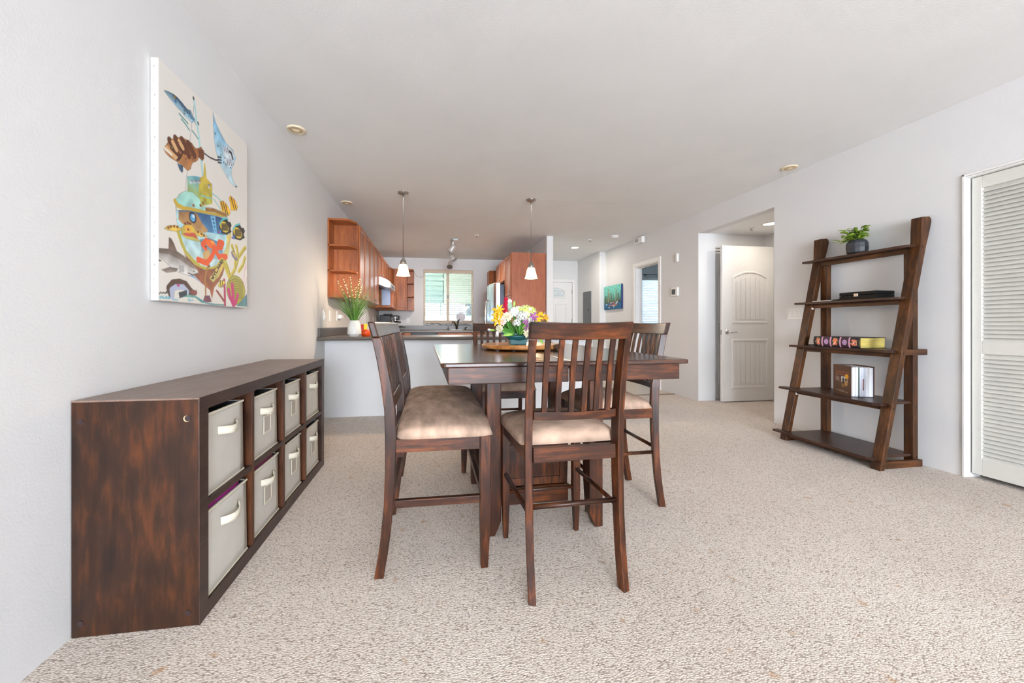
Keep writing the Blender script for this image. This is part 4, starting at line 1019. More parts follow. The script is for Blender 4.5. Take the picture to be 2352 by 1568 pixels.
t.part('moulding', MB().tube([(-0.222, -0.09, 0.094), (0.222, -0.09, 0.094)], 0.011, 10), M['dark_x'], smooth=True)
b = MB(); y0, y1 = -0.093, -0.075; st = 0.04
b.box(-0.21, -0.21+st, y0, y1, 0.11, 0.335).box(0.21-st, 0.21, y0, y1, 0.11, 0.335).box(-0.21+st, 0.21-st, y0, y1, 0.11, 0.11+st).box(-0.21+st, 0.21-st, y0, y1, 0.335-st, 0.335)
d = t.part('door', b, M['dark_z'], bevel=0.002)
t.sub(d, 'panel', MB().box(-0.21+st, 0.21-st, y0+0.008, y1, 0.11+st, 0.335-st), M['dark_z'])
b = MB().tube([(-0.19, y0, 0.235), (-0.19, y0-0.014, 0.235)], 0.006, 8); b.ball((-0.19, y0-0.02, 0.235), 0.0125, 12, 8)
t.sub(d, 'knob', b, M['ceramic'], smooth=True, label='white ceramic knob')

# round serving board
BX, BY = 0.53, 2.226
t = Thing('serving_board', 'round light wooden serving board with a bark edge on the table', 'serving board', (BX, BY, TZ+0.001))
z0 = TZ+0.001
t.part('disc', MB().lathe([(0.225, 0.006), (0.236, 0.010), (0.238, 0.016), (0.238, 0.026), (0.233, 0.0305)], (BX, BY, z0), 48), M['board'], smooth=False)
for a in (0, 120, 240): t.part('foot', MB().lathe([(0.02, 0), (0.02, 0.007)], (BX+0.15*math.cos(R(a)), BY+0.15*math.sin(R(a)), z0), 12), M['black'])
b = MB(); rng = random.Random(5)
for k in range(16):
    a = R(-52+5.2*k); r = 0.238
    b.ball((BX+r*math.cos(a), BY+r*math.sin(a), z0+0.018+rng.uniform(-.003, .005)), rng.uniform(0.012, 0.02), 7, 5, (1, 1, 0.75))
t.part('bark_edge', b, M['bark'], smooth=True)

# teal footed flower bowl
VX, VY, VZ = 0.482, 2.122, z0+0.031
t = Thing('flower_bowl', 'teal footed ceramic flower bowl on the serving board', 'vase', (VX, VY, VZ))
t.part('foot', MB().hexa([(VX-0.046, VY-0.03, VZ), (VX+0.046, VY-0.03, VZ), (VX+0.046, VY+0.03, VZ), (VX-0.046, VY+0.03, VZ)],
                         [(VX-0.049, VY-0.032, VZ+0.03), (VX+0.049, VY-0.032, VZ+0.03), (VX+0.049, VY+0.032, VZ+0.03), (VX-0.049, VY+0.032, VZ+0.03)]), M['teal'], bevel=0.003)
t.part('bowl', MB().lathe([(0.02, 0.016), (0.045, 0.024), (0.066, 0.038), (0.073, 0.05), (0.071, 0.053), (0.062, 0.044), (0.03, 0.034)], (VX, VY, VZ), 32, squash=0.72), M['teal'], smooth=True)
t.part('back_rim', MB().lathe([(0.05, 0.045), (0.052, 0.066), (0.05, 0.067), (0.047, 0.046)], (VX+0.005, VY+0.012, VZ), 24, squash=0.5), M['teal'], smooth=True)
SB = Vector((VX, VY, VZ+0.045))                      # where the stems gather
FM = {k: plain('petal_'+k, c, 0.6) for k, c in dict(red=(196, 18, 62), yellow=(250, 192, 32), white=(226, 225, 216), cream=(230, 222, 188), lime=(206, 218, 122),
      pink=(242, 216, 206), purple=(160, 84, 150), green=(88, 140, 52), leaf=(74, 132, 46), lightgreen=(150, 194, 82), grey=(146, 176, 150)).items()}
rngf = random.Random(21)
def stem(t, p, r=0.0026):
    p = Vector(p); m = (p+SB)/2+Vector((0, 0, 0.012)); t.part('stem', MB().tube([SB+(p-SB)*0.06, m, p], r, 6), FM['green'], smooth=True)
def petals(b, c, d, n, L, Wd, open_=0.9, droop=0.2, up0=(0, 0, 1)):
    d = Vector(d).normalized(); a = d.cross(Vector(up0)); 
    if a.length < 1e-3: a = Vector((1, 0, 0))
    a.normalize(); e = d.cross(a)
    for k in range(n):
        q = 2*math.pi*k/n+rngf.uniform(-.15, .15); r = a*math.cos(q)+e*math.sin(q)
        b.leaf(Vector(c), (r*open_+d*(1.15-open_)), d, L*rngf.uniform(.85, 1.1), Wd, 0.35, droop)
def lily(c, d, label, col='yellow', size=0.042, n=6, grp='yellow lilies in the bouquet'):
    t = Thing('lily', label, 'flower', tuple(SB), group=grp); stem(t, c)
    b = MB(); petals(b, c, d, n, size, size*0.36, 0.8, 0.25); t.part('bloom', b, FM[col], smooth=True)
    b = MB()
    for k in range(5): 
        q = Vector(d).normalized()+Vector((rngf.uniform(-.3, .3), rngf.uniform(-.3, .3), rngf.uniform(-.3, .3)))
        b.tube([Vector(c), Vector(c)+q*size*0.6], 0.0009, 4)
    t.part('stamen', b, FM['cream'])
def cluster(c, r, n, pet, col, label, name, grp=None, squash=1.0, col2=None):
    t = Thing(name, label, 'flower', tuple(SB), group=grp); stem(t, Vector(c)-Vector((0, 0, r*0.5)))
    bb = {col: MB()}
    if col2: bb[col2] = MB()
    for k in range(n):
        y = 1-2*(k+0.5)/n; q = math.sqrt(max(0, 1-y*y)); a = k*2.39996
        d = Vector((q*math.cos(a), q*math.sin(a), y*squash))
        if d.z < -0.55: continue
        p = Vector(c)+d*r*rngf.uniform(.85, 1.05); tgt = bb[col2] if (col2 and rngf.random() < 0.35) else bb[col]
        for j in range(4):
            u = d.cross(Vector((0.3, 0.2, 1))).normalized(); v = d.cross(u); an = math.pi/2*j+k
            tgt.leaf(p, (u*math.cos(an)+v*math.sin(an))+d*0.35, d, pet, pet*0.95, 0.2, 0.15, n=3)
    for k, b in bb.items(): t.part('florets', b, FM[k], smooth=True)
def rose(c, d, r, col, label, name='carnation'):
    t = Thing(name, label, 'flower', tuple(SB)); stem(t, c); b = MB(); d = Vector(d).normalized()
    for ly, (n, op, k) in enumerate(((10, 0.95, 1.0), (8, 0.75, 0.85), (6, 0.5, 0.7), (4, 0.25, 0.55))):
        petals(b, Vector(c)-d*0.004+d*0.002*ly, d, n, r*k, r*0.62*k, op, 0.1)
    t.part('bloom', b, FM[col], smooth=True)
    t.part('calyx', MB().ball(Vector(c)-d*0.008, r*0.28, 8, 6), FM['green'], smooth=True)
def foliage(base, tip, wdt, col, label):
    o = Thing('bouquet_leaf', label, 'leaf', tuple(SB), group='green leaves of the bouquet'); base = Vector(base); tip = Vector(tip)
    o.part('blade', MB().leaf(base, tip-base, (0.2, -1, 0.6), (tip-base).length, wdt, 0.25, 0.12, n=7), FM[col], smooth=True)
    o.part('stalk', MB().tube([SB+(base-SB)*0.05, base], 0.0018, 5), FM['green'])
def fp(u, v, d):
    """bouquet layout: u to the right of the bowl, v above the board, d towards the viewer (metres)"""
    return Vector((VX+u, VY-d, VZ+v))
# red ginger
t = Thing('red_ginger', 'tall red ginger flower at the upper left of the bouquet', 'flower', tuple(SB)); stem(t, fp(-0.075, 0.175, 0.0), 0.004)
b = MB()
for k in range(34):
    z = 0.172+0.088*k/34; a = k*2.39996; r = 0.021*(1-0.45*k/34); c0 = fp(-0.078+0.006*k/34, z, 0.03)
    b.leaf(c0, (math.cos(a), math.sin(a), 0.75), (0, 0, 1), r*1.35, 0.014, 0.4, -0.1, n=4)
t.part('bracts', b, FM['red'], smooth=True)
for c, d, lb in ((fp(-0.113, 0.193, .02), (-.5, -.6, .5), 'upper yellow lily at the left of the bouquet'), (fp(-0.122, 0.167, .02), (-.8, -.5, .1), 'middle yellow lily at the left edge of the bouquet'),
                 (fp(-0.120, 0.139, .03), (-.6, -.7, -.2), 'lower yellow lily at the left edge of the bouquet'), (fp(-0.088, 0.168, .02), (-.1, -.8, .4), 'yellow lily just below the red ginger'),
                 (fp(0.147, 0.162, 0), (.4, -.5, .8), 'upper yellow lily at the right of the bouquet'), (fp(0.168, 0.139, 0), (.8, -.4, .1), 'yellow lily at the right edge of the bouquet'),
                 (fp(0.112, 0.150, .01), (.1, -.8, .4), 'small yellow lily behind the chair top')):
    lily(c, d, lb)
cluster(fp(0.052, 0.180, 0), 0.054, 90, 0.013, 'lime', 'large pale green hydrangea at the top of the bouquet', 'hydrangea', squash=0.75, col2='cream')
cluster(fp(0.006, 0.190, -0.01), 0.032, 50, 0.012, 'lime', 'smaller pale green hydrangea beside the large one', 'hydrangea', squash=0.8, col2='white')
cluster(fp(0.013, 0.155, .05), 0.031, 60, 0.0095, 'white', 'white phlox cluster in the middle of the bouquet', 'phlox')
cluster(fp(-0.0175, 0.121, .06), 0.021, 34, 0.009, 'white', 'small white phlox cluster low in the bouquet', 'phlox')
cluster(fp(-0.028, 0.182, .03), 0.022, 22, 0.018, 'white', 'loose white blossom left of the hydrangeas', 'blossom')
cluster(fp(-0.0435, 0.245, -0.01), 0.011, 10, 0.01, 'white', 'tiny white blossom beside the red ginger', 'blossom')
rose(fp(-0.067, 0.158, .045), (-.2, -.9, .3), 0.030, 'cream', 'cream round blossom at the left of the bouquet')
rose(fp(-0.0925, 0.133, .045), (-.5, -.8, .2), 0.026, 'pink', 'pale pink blossom at the left of the bouquet')
rose(fp(-0.113, 0.090, .05), (-.6, -.6, -.2), 0.026, 'cream', 'cream drooping blossom at the lower left of the bouquet')
rose(fp(0.040, 0.066, .07), (.15, -.95, .15), 0.026, 'cream', 'white carnation just above the teal bowl')
rose(fp(0.066, 0.136, .055), (.3, -.9, .2), 0.024, 'white', 'white blossom at the right behind the chair top')
lily(fp(0.0806, 0.155, .055), (.1, -.8, .5), 'upper purple orchid in the bouquet', 'purple', 0.032, 6, 'purple orchids in the bouquet')
lily(fp(0.0286, 0.127, .075), (.1, -.9, .1), 'middle purple orchid in the bouquet', 'purple', 0.022, 5, 'purple orchids in the bouquet')
lily(fp(0.0373, 0.098, .075), (.1, -.8, -.4), 'lower purple orchid in the bouquet', 'purple', 0.024, 5, 'purple orchids in the bouquet')
t = Thing('flower_bud', 'white bud on a long stem sticking out left of the bouquet', 'flower', tuple(SB))
stem(t, fp(-0.145, 0.083, .03), 0.0015)
t.part('calyx', MB().tube([fp(-0.138, 0.083, .03), fp(-0.160, 0.083, .03)], [0.004, 0.007], 8), FM['lightgreen'], smooth=True)
t.part('bud_petals', MB().leaf(fp(-0.158, 0.083, .03), (-1, 0, 0.1), (0, 0, 1), 0.02, 0.012).leaf(fp(-0.158, 0.083, .03), (-1, -0.2, -0.3), (0, 0, 1), 0.018, 0.012).leaf(fp(-0.158, 0.083, .03), (-1, .3, .3), (0, 1, 0), 0.018, 0.012), FM['white'], smooth=True)
foliage(fp(-0.035, 0.055, .05), fp(-0.104, 0.090, .06), 0.042, 'leaf', 'broad green leaf at the lower left of the bouquet')
foliage(fp(-0.04, 0.06, .06), fp(-0.095, 0.058, .075), 0.020, 'lightgreen', 'small bright leaf beside the teal bowl')
foliage(fp(-0.055, 0.195, .02), fp(-0.048, 0.248, .0), 0.040, 'grey', 'grey-green leaf beside the red ginger')
foliage(fp(-0.022, 0.215, .01), fp(-0.018, 0.248, .01), 0.012, 'lightgreen', 'small upright leaf above the hydrangeas')
for k in range(16):
    a = rngf.uniform(-1, 1); q = fp(0.05*a, 0.06, .04*rngf.random()); e = fp(0.11*a+rngf.uniform(-.02, .02), rngf.uniform(0.09, 0.17), rngf.uniform(-.04, .07))
    foliage(q, e, rngf.uniform(.014, .026), rngf.choice(('leaf', 'leaf', 'lightgreen')), 'narrow green leaf deep among the flower stems')
foliage(fp(0.12, 0.035, .02), fp(0.145, 0.005, .03), 0.018, 'lightgreen', 'yellow-green leaf hanging onto the serving board')
ART = [
    ('L',(150,150,150),0.003,None,[(0.288,0.847),(0.271,0.757)]),
    ('L',(150,150,150),0.003,None,[(0.243,0.605),(0.226,0.515)]),
    ('L',(120,120,120),0.003,None,[(0.31,0.938),(0.3,0.889)]),
    ('L',(168,214,214),0.013,None,[(0.307,0.969),(0.314,0.954),(0.335,0.883),(0.36,0.81),(0.388,0.697),(0.406,0.618)]),
    ('L',(30,30,34),0.012,None,[(0.305,0.974),(0.307,0.969)]),
    ('L',(40,40,44),0.01,None,[(0.351,0.874),(0.357,0.868)]),
    ('L',(90,150,150),0.008,None,[(0.17,0.841),(0.216,0.835),(0.25,0.829)]),
    ('L',(90,150,150),0.008,None,[(0.19,0.826),(0.23,0.817),(0.264,0.804)]),
    ('L',(90,150,150),0.008,None,[(0.292,0.812),(0.321,0.806),(0.351,0.796)]),
    ('P',(52,84,112),(176,216,232),(50,60,70),[(0.04,0.885),(0.066,0.895),(0.114,0.905),(0.151,0.907),(0.196,0.902),(0.243,0.893),(0.278,0.901),(0.294,0.887),(0.321,0.878),(0.329,0.853),(0.314,0.865),(0.289,0.849),(0.243,0.853),(0.216,0.853),(0.19,0.86),(0.151,0.861),(0.12,0.868),(0.083,0.874),(0.054,0.882)]),
    ('P',(34,54,78),(90,140,170),None,[(0.114,0.905),(0.151,0.907),(0.196,0.902),(0.243,0.893),(0.285,0.883),(0.32,0.874),(0.303,0.862),(0.257,0.872),(0.203,0.882),(0.157,0.891),(0.126,0.896)]),
    ('E',(220,190,60),(0.0112,0.0057),(40,42,52),[(0.129,0.896)]),
    ('E',(24,28,34),(0.0044,0.0022),None,[(0.13,0.896)]),
    ('E',(40,100,160),(0.0101,0.0063),None,[(0.137,0.882)]),
    ('E',(28,48,72),(0.0059,0.0029),None,[(0.196,0.886)]),
    ('E',(28,48,72),(0.0061,0.003),None,[(0.216,0.874)]),
    ('E',(28,48,72),(0.0062,0.003),None,[(0.243,0.876)]),
    ('E',(28,48,72),(0.0061,0.003),None,[(0.23,0.893)]),
    ('E',(28,48,72),(0.0063,0.003),None,[(0.257,0.865)]),
    ('E',(28,48,72),(0.0064,0.003),None,[(0.278,0.865)]),
    ('E',(28,48,72),(0.0061,0.003),None,[(0.216,0.861)]),
    ('E',(28,48,72),(0.0063,0.003),None,[(0.268,0.886)]),
    ('L',(54,46,56),0.008,None,[(0.414,0.748),(0.478,0.748),(0.546,0.757),(0.623,0.779)]),
    ('P',(120,184,220),(196,222,228),(70,66,86),[(0.52,0.995),(0.546,0.958),(0.609,0.926),(0.684,0.895),(0.734,0.889),(0.785,0.89),(0.801,0.867),(0.822,0.857),(0.795,0.816),(0.764,0.778),(0.764,0.741),(0.79,0.712),(0.844,0.7),(0.822,0.688),(0.754,0.693),(0.684,0.717),(0.618,0.748),(0.581,0.771),(0.555,0.807),(0.535,0.856),(0.524,0.927)]),
    ('P',(214,226,232),None,None,[(0.646,0.866),(0.714,0.886),(0.78,0.884),(0.795,0.865),(0.79,0.822),(0.754,0.782),(0.694,0.776),(0.655,0.803)]),
    ('L',(70,66,90),0.006,None,[(0.655,0.869),(0.667,0.842)]),
    ('L',(70,66,90),0.006,None,[(0.679,0.874),(0.691,0.846)]),
    ('L',(70,66,90),0.006,None,[(0.704,0.878),(0.716,0.85)]),
    ('L',(70,66,90),0.006,None,[(0.699,0.813),(0.711,0.785)]),
    ('L',(70,66,90),0.006,None,[(0.724,0.817),(0.736,0.789)]),
    ('L',(70,66,90),0.006,None,[(0.749,0.821),(0.761,0.793)]),
    ('L',(34,30,40),0.016,None,[(0.734,0.864),(0.759,0.865),(0.78,0.84)]),
    ('L',(50,44,56),0.008,None,[(0.581,0.784),(0.623,0.795)]),
    ('L',(50,44,56),0.008,None,[(0.581,0.77),(0.623,0.781)]),
    ('L',(50,44,56),0.008,None,[(0.581,0.755),(0.623,0.766)]),
    ('E',(40,80,120),(0.0079,0.0041),None,[(0.546,0.894)]),
    ('E',(40,80,120),(0.0081,0.0042),None,[(0.581,0.843)]),
    ('E',(40,80,120),(0.0084,0.0042),None,[(0.618,0.806)]),
    ('E',(40,80,120),(0.0086,0.0043),None,[(0.655,0.779)]),
    ('E',(40,80,120),(0.0088,0.0043),None,[(0.684,0.777)]),
    ('E',(40,80,120),(0.0087,0.0043),None,[(0.67,0.809)]),
    ('E',(40,80,120),(0.0092,0.0044),None,[(0.749,0.779)]),
    ('E',(30,28,34),(0.0151,0.0037),None,[(0.829,0.695)]),
    ('P',(146,86,48),(184,128,78),(84,48,32),[(0.037,0.638),(0.051,0.655),(0.069,0.675),(0.101,0.701),(0.145,0.726),(0.196,0.744),(0.243,0.75),(0.292,0.752),(0.31,0.744),(0.329,0.741),(0.351,0.749),(0.385,0.768),(0.417,0.756),(0.417,0.724),(0.401,0.705),(0.37,0.707),(0.351,0.708),(0.355,0.697),(0.329,0.678),(0.3,0.665),(0.285,0.647),(0.278,0.628),(0.247,0.609),(0.216,0.615),(0.177,0.619),(0.138,0.62),(0.089,0.619),(0.054,0.626)]),
    ('L',(98,54,32),0.034,None,[(0.089,0.691),(0.126,0.675),(0.164,0.653)]),
    ('L',(98,54,32),0.034,None,[(0.138,0.718),(0.17,0.694),(0.216,0.691)]),
    ('L',(98,54,32),0.034,None,[(0.196,0.733),(0.23,0.712),(0.257,0.685)]),
    ('L',(98,54,32),0.034,None,[(0.257,0.738),(0.285,0.721),(0.314,0.704)]),
    ('L',(98,54,32),0.034,None,[(0.107,0.653),(0.151,0.64)]),
    ('L',(214,170,122),0.022,None,[(0.114,0.693),(0.145,0.672)]),
    ('L',(214,170,122),0.022,None,[(0.17,0.717),(0.203,0.699)]),
    ('L',(214,170,122),0.022,None,[(0.066,0.651),(0.107,0.641),(0.151,0.633)]),
    ('L',(236,226,210),0.012,None,[(0.045,0.643),(0.077,0.64),(0.101,0.636)]),
    ('L',(70,38,26),0.01,None,[(0.177,0.69),(0.203,0.683),(0.183,0.653),(0.151,0.627)]),
    ('L',(90,48,34),0.006,None,[(0.359,0.743),(0.409,0.757)]),
    ('L',(90,48,34),0.006,None,[(0.359,0.735),(0.409,0.748)]),
    ('L',(90,48,34),0.006,None,[(0.359,0.728),(0.409,0.738)]),
    ('L',(90,48,34),0.006,None,[(0.359,0.72),(0.409,0.729)]),
    ('L',(90,48,34),0.006,None,[(0.359,0.712),(0.409,0.72)]),
    ('E',(196,164,70),(0.0104,0.0063),(40,42,52),[(0.109,0.67)]),
    ('E',(20,20,20),(0.0043,0.0028),None,[(0.109,0.67)]),
    ('P',(58,92,120),None,(40,50,70),[(0.152,0.614),(0.203,0.618),(0.204,0.595),(0.193,0.584),(0.17,0.594)]),
    ('E',(96,52,30),(0.0061,0.003),None,[(0.23,0.682)]),
    ('E',(96,52,30),(0.0063,0.003),None,[(0.257,0.671)]),
    ('E',(96,52,30),(0.0064,0.003),None,[(0.285,0.694)]),
    ('E',(96,52,30),(0.0061,0.003),None,[(0.23,0.659)]),
    ('E',(96,52,30),(0.0063,0.003),None,[(0.264,0.704)]),
    ('E',(96,52,30),(0.0066,0.0031),None,[(0.314,0.721)]),
    ('E',(96,52,30),(0.0065,0.0031),None,[(0.3,0.682)]),
    ('E',(96,52,30),(0.0061,0.003),None,[(0.216,0.723)]),
    ('E',(96,52,30),(0.0058,0.0029),None,[(0.164,0.711)]),
    ('P',(84,172,206),(170,190,96),None,[(0.243,0.584),(0.319,0.607),(0.402,0.622),(0.51,0.622),(0.512,0.558),(0.37,0.51),(0.245,0.51)]),
    ('P',(206,168,52),(172,190,90),None,[(0.363,0.605),(0.417,0.639),(0.508,0.617),(0.512,0.52),(0.388,0.478),(0.36,0.536)]),
    ('P',(212,190,90),(170,150,50),None,[(0.404,0.605),(0.417,0.697),(0.43,0.701),(0.454,0.594),(0.443,0.508),(0.41,0.508)]),
    ('P',(52,66,110),(220,226,232),None,[(0.269,0.574),(0.297,0.581),(0.299,0.565),(0.271,0.558)]),
    ('P',(52,66,110),(220,226,232),None,[(0.309,0.586),(0.337,0.592),(0.339,0.576),(0.31,0.569)]),
    ('P',(52,66,110),(220,226,232),None,[(0.346,0.596),(0.376,0.603),(0.377,0.587),(0.348,0.58)]),
    ('P',(52,66,110),(226,228,228),None,[(0.46,0.608),(0.483,0.61),(0.485,0.59),(0.464,0.588)]),
    ('P',(176,226,214),(148,206,196),(120,120,60),[(0.132,0.443),(0.172,0.483),(0.233,0.514),(0.302,0.524),(0.37,0.51),(0.388,0.478),(0.52,0.5),(0.645,0.509),(0.709,0.496),(0.623,0.477),(0.443,0.453),(0.302,0.437),(0.206,0.423),(0.146,0.428)]),
    ('L',(198,166,60),0.022,None,[(0.133,0.442),(0.153,0.428),(0.214,0.427),(0.319,0.442),(0.462,0.458),(0.645,0.482)]),
    ('L',(160,110,50),0.018,None,[(0.443,0.475),(0.53,0.49),(0.689,0.499)]),
    ('E',(150,90,44),(0.0118,0.0071),None,[(0.306,0.463)]),
    ('E',(150,90,44),(0.0132,0.0075),None,[(0.448,0.476)]),
    ('E',(150,90,44),(0.014,0.0077),None,[(0.52,0.49)]),
    ('E',(150,90,44),(0.0128,0.0074),None,[(0.406,0.499)]),
    ('E',(150,90,44),(0.0125,0.0073),None,[(0.379,0.48)]),
    ('L',(120,196,196),0.006,None,[(0.515,0.572),(0.571,0.569),(0.634,0.558)]),
    ('L',(120,196,196),0.006,None,[(0.525,0.549),(0.623,0.511)]),
    ('L',(120,196,196),0.006,None,[(0.388,0.531),(0.5,0.543)]),
    ('L',(120,196,196),0.006,None,[(0.639,0.564),(0.634,0.509)]),
    ('P',(160,214,224),(200,228,230),(110,96,56),[(0.136,0.43),(0.15,0.404),(0.253,0.427),(0.443,0.453),(0.709,0.489),(0.746,0.404),(0.723,0.316),(0.667,0.262),(0.602,0.227),(0.54,0.197),(0.443,0.178),(0.37,0.183),(0.285,0.212),(0.214,0.248),(0.176,0.309),(0.15,0.349)]),
    ('P',(20,60,112),(70,140,190),None,[(0.161,0.409),(0.253,0.427),(0.37,0.442),(0.602,0.471),(0.706,0.479),(0.712,0.395),(0.645,0.384),(0.462,0.365),(0.388,0.352),(0.285,0.368),(0.191,0.376)]),
    ('P',(150,106,62),(190,150,100),None,[(0.164,0.402),(0.253,0.423),(0.344,0.432),(0.388,0.401),(0.462,0.374),(0.434,0.356),(0.344,0.344),(0.269,0.357),(0.206,0.353),(0.161,0.366)]),
    ('E',(20,32,56),(0.0371,0.0259),None,[(0.298,0.404)]),
    ('E',(90,170,220),(0.0252,0.018),None,[(0.298,0.403)]),
    ('E',(210,234,244),(0.0118,0.0079),None,[(0.306,0.412)]),
    ('L',(120,190,226),0.01,None,[(0.498,0.449),(0.54,0.375)]),
    ('L',(120,190,226),0.01,None,[(0.54,0.457),(0.56,0.379)]),
    ('L',(120,190,226),0.008,None,[(0.5,0.449),(0.542,0.456)]),
    ('L',(120,190,226),0.008,None,[(0.508,0.431),(0.547,0.437)]),
    ('L',(120,190,226),0.008,None,[(0.516,0.413),(0.552,0.418)]),
    ('L',(120,190,226),0.008,None,[(0.524,0.395),(0.557,0.399)]),
    ('L',(120,190,226),0.008,None,[(0.532,0.377),(0.562,0.38)]),
    ('P',(56,120,160),(150,190,200),None,[(0.37,0.312),(0.462,0.336),(0.623,0.337),(0.645,0.278),(0.56,0.24),(0.481,0.238),(0.388,0.258)]),
    ('P',(206,170,110),None,None,[(0.406,0.257),(0.481,0.28),(0.5,0.228),(0.443,0.208),(0.406,0.228)]),
    ('L',(186,176,70),0.02,None,[(0.153,0.32),(0.191,0.267),(0.229,0.231),(0.302,0.199),(0.388,0.177),(0.481,0.177),(0.571,0.202),(0.645,0.26),(0.712,0.333),(0.744,0.402)]),
    ('P',(226,200,110),(170,200,150),None,[(0.695,0.394),(0.749,0.405),(0.729,0.308),(0.689,0.247),(0.645,0.174),(0.591,0.208),(0.645,0.269),(0.689,0.329)]),
    ('P',(122,66,44),(164,92,60),None,[(0.214,0.222),(0.319,0.183),(0.424,0.171),(0.54,0.19),(0.623,0.23),(0.683,0.265),(0.672,0.218),(0.639,0.165),(0.591,0.125),(0.535,0.09),(0.508,0.028),(0.483,0.073),(0.388,0.102),(0.306,0.134),(0.245,0.195)]),
    ('P',(214,176,76),(196,190,120),None,[(0.479,0.134),(0.54,0.177),(0.639,0.257),(0.672,0.247),(0.645,0.201),(0.591,0.151),(0.52,0.117)]),
    ('P',(96,150,200),(214,220,232),None,[(0.214,0.131),(0.302,0.132),(0.388,0.102),(0.443,0.083),(0.319,0.118)]),
    ('L',(170,120,60),0.012,None,[(0.469,0.199),(0.443,0.166),(0.424,0.115),(0.434,0.083),(0.436,0.049)]),
    ('E',(120,90,60),(0.0173,0.0084),None,[(0.471,0.195)]),
    ('P',(110,62,84),None,None,[(0.402,0.011),(0.424,0.043),(0.481,0.046),(0.505,0.015),(0.452,0.009)]),
    ('L',(232,84,28),0.028,None,[(0.443,0.32),(0.402,0.293),(0.434,0.279)]),
    ('L',(232,84,28),0.03,None,[(0.54,0.293),(0.505,0.245),(0.448,0.207),(0.353,0.212)]),
    ('L',(232,84,28),0.03,None,[(0.54,0.293),(0.591,0.257),(0.634,0.265),(0.689,0.272)]),
    ('L',(232,84,28),0.026,None,[(0.545,0.294),(0.628,0.313),(0.645,0.34),(0.597,0.339),(0.581,0.317)]),
    ('E',(240,104,30),(0.0577,0.0221),None,[(0.495,0.31)]),
    ('E',(250,160,70),(0.0219,0.0077),None,[(0.515,0.322)]),
    ('E',(30,20,16),(0.0112,0.0037),None,[(0.436,0.288)]),
    ('E',(232,84,28),(0.0368,0.0173),None,[(0.54,0.291)]),
    ('P',(214,176,64),(206,196,96),(96,110,50),[(0.189,0.332),(0.221,0.356),(0.285,0.368),(0.323,0.352),(0.353,0.309),(0.393,0.303),(0.319,0.298),(0.229,0.294),(0.191,0.305)]),
    ('P',(196,86,66),None,None,[(0.198,0.31),(0.253,0.327),(0.319,0.335),(0.353,0.309),(0.302,0.313),(0.229,0.304)]),
    ('P',(226,192,86),None,(120,110,50),[(0.042,0.304),(0.076,0.323),(0.139,0.337),(0.185,0.333),(0.192,0.323),(0.139,0.309),(0.069,0.302)]),
    ('P',(226,192,86),None,(120,110,50),[(0.319,0.345),(0.388,0.352),(0.464,0.341),(0.388,0.327),(0.331,0.328)]),
    ('E',(232,176,66),(0.034,0.0177),None,[(0.253,0.341)]),
    ('E',(120,40,30),(0.0102,0.0053),None,[(0.225,0.361)]),
    ('E',(120,40,30),(0.0104,0.0054),None,[(0.249,0.369)]),
    ('E',(120,40,30),(0.0106,0.0054),None,[(0.273,0.37)]),
    ('E',(120,40,30),(0.0091,0.005),None,[(0.096,0.322)]),
    ('E',(120,40,30),(0.0093,0.0051),None,[(0.125,0.329)]),
    ('E',(120,40,30),(0.0096,0.0052),None,[(0.153,0.331)]),
    ('E',(120,40,30),(0.0089,0.005),None,[(0.076,0.314)]),
    ('E',(120,40,30),(0.0113,0.0056),None,[(0.353,0.345)]),
    ('E',(120,40,30),(0.0117,0.0057),None,[(0.388,0.343)]),
    ('E',(120,40,30),(0.0119,0.0058),None,[(0.415,0.34)]),
    ('E',(120,40,30),(0.0104,0.0054),None,[(0.253,0.339)]),
    ('P',(240,176,34),(250,200,60),(110,60,20),[(0.604,0.554),(0.65,0.569),(0.712,0.554),(0.749,0.529),(0.725,0.505),(0.667,0.511),(0.625,0.505)]),
    ('L',(40,26,20),0.008,None,[(0.645,0.563),(0.683,0.511)]),
    ('L',(40,26,20),0.008,None,[(0.678,0.56),(0.712,0.505)]),
    ('L',(40,26,20),0.008,None,[(0.623,0.553),(0.645,0.516)]),
    ('P',(240,176,34),(250,200,60),(110,60,20),[(0.725,0.602),(0.746,0.622),(0.818,0.612),(0.853,0.581),(0.833,0.557),(0.752,0.542),(0.744,0.575)]),
    ('L',(40,26,20),0.008,None,[(0.758,0.614),(0.8,0.558)]),
    ('L',(40,26,20),0.008,None,[(0.794,0.611),(0.831,0.562)]),
    ('P',(28,32,40),None,None,[(0.597,0.425),(0.623,0.46),(0.689,0.485),(0.717,0.468),(0.746,0.473),(0.764,0.458),(0.746,0.436),(0.764,0.421),(0.7,0.395),(0.645,0.39),(0.602,0.391)]),
    ('E',(216,186,50),(0.0587,0.0281),None,[(0.664,0.43)]),
    ('L',(90,190,190),0.01,None,[(0.602,0.435),(0.634,0.463),(0.695,0.485)]),
    ('E',(60,120,190),(0.0149,0.0106),None,[(0.61,0.395)]),
    ('L',(40,40,36),0.005,None,[(0.628,0.439),(0.712,0.457)]),
    ('L',(40,40,36),0.005,None,[(0.628,0.433),(0.712,0.451)]),
    ('L',(40,40,36),0.005,None,[(0.628,0.428),(0.712,0.445)]),
    ('L',(40,40,36),0.005,None,[(0.628,0.423),(0.712,0.439)]),
    ('L',(40,40,36),0.005,None,[(0.628,0.417),(0.712,0.433)]),
    ('L',(40,40,36),0.005,None,[(0.628,0.412),(0.712,0.427)]),
    ('L',(40,40,36),0.005,None,[(0.628,0.407),(0.712,0.421)]),
    ('E',(190,60,120),(0.0084,0.0053),None,[(0.591,0.388)]),
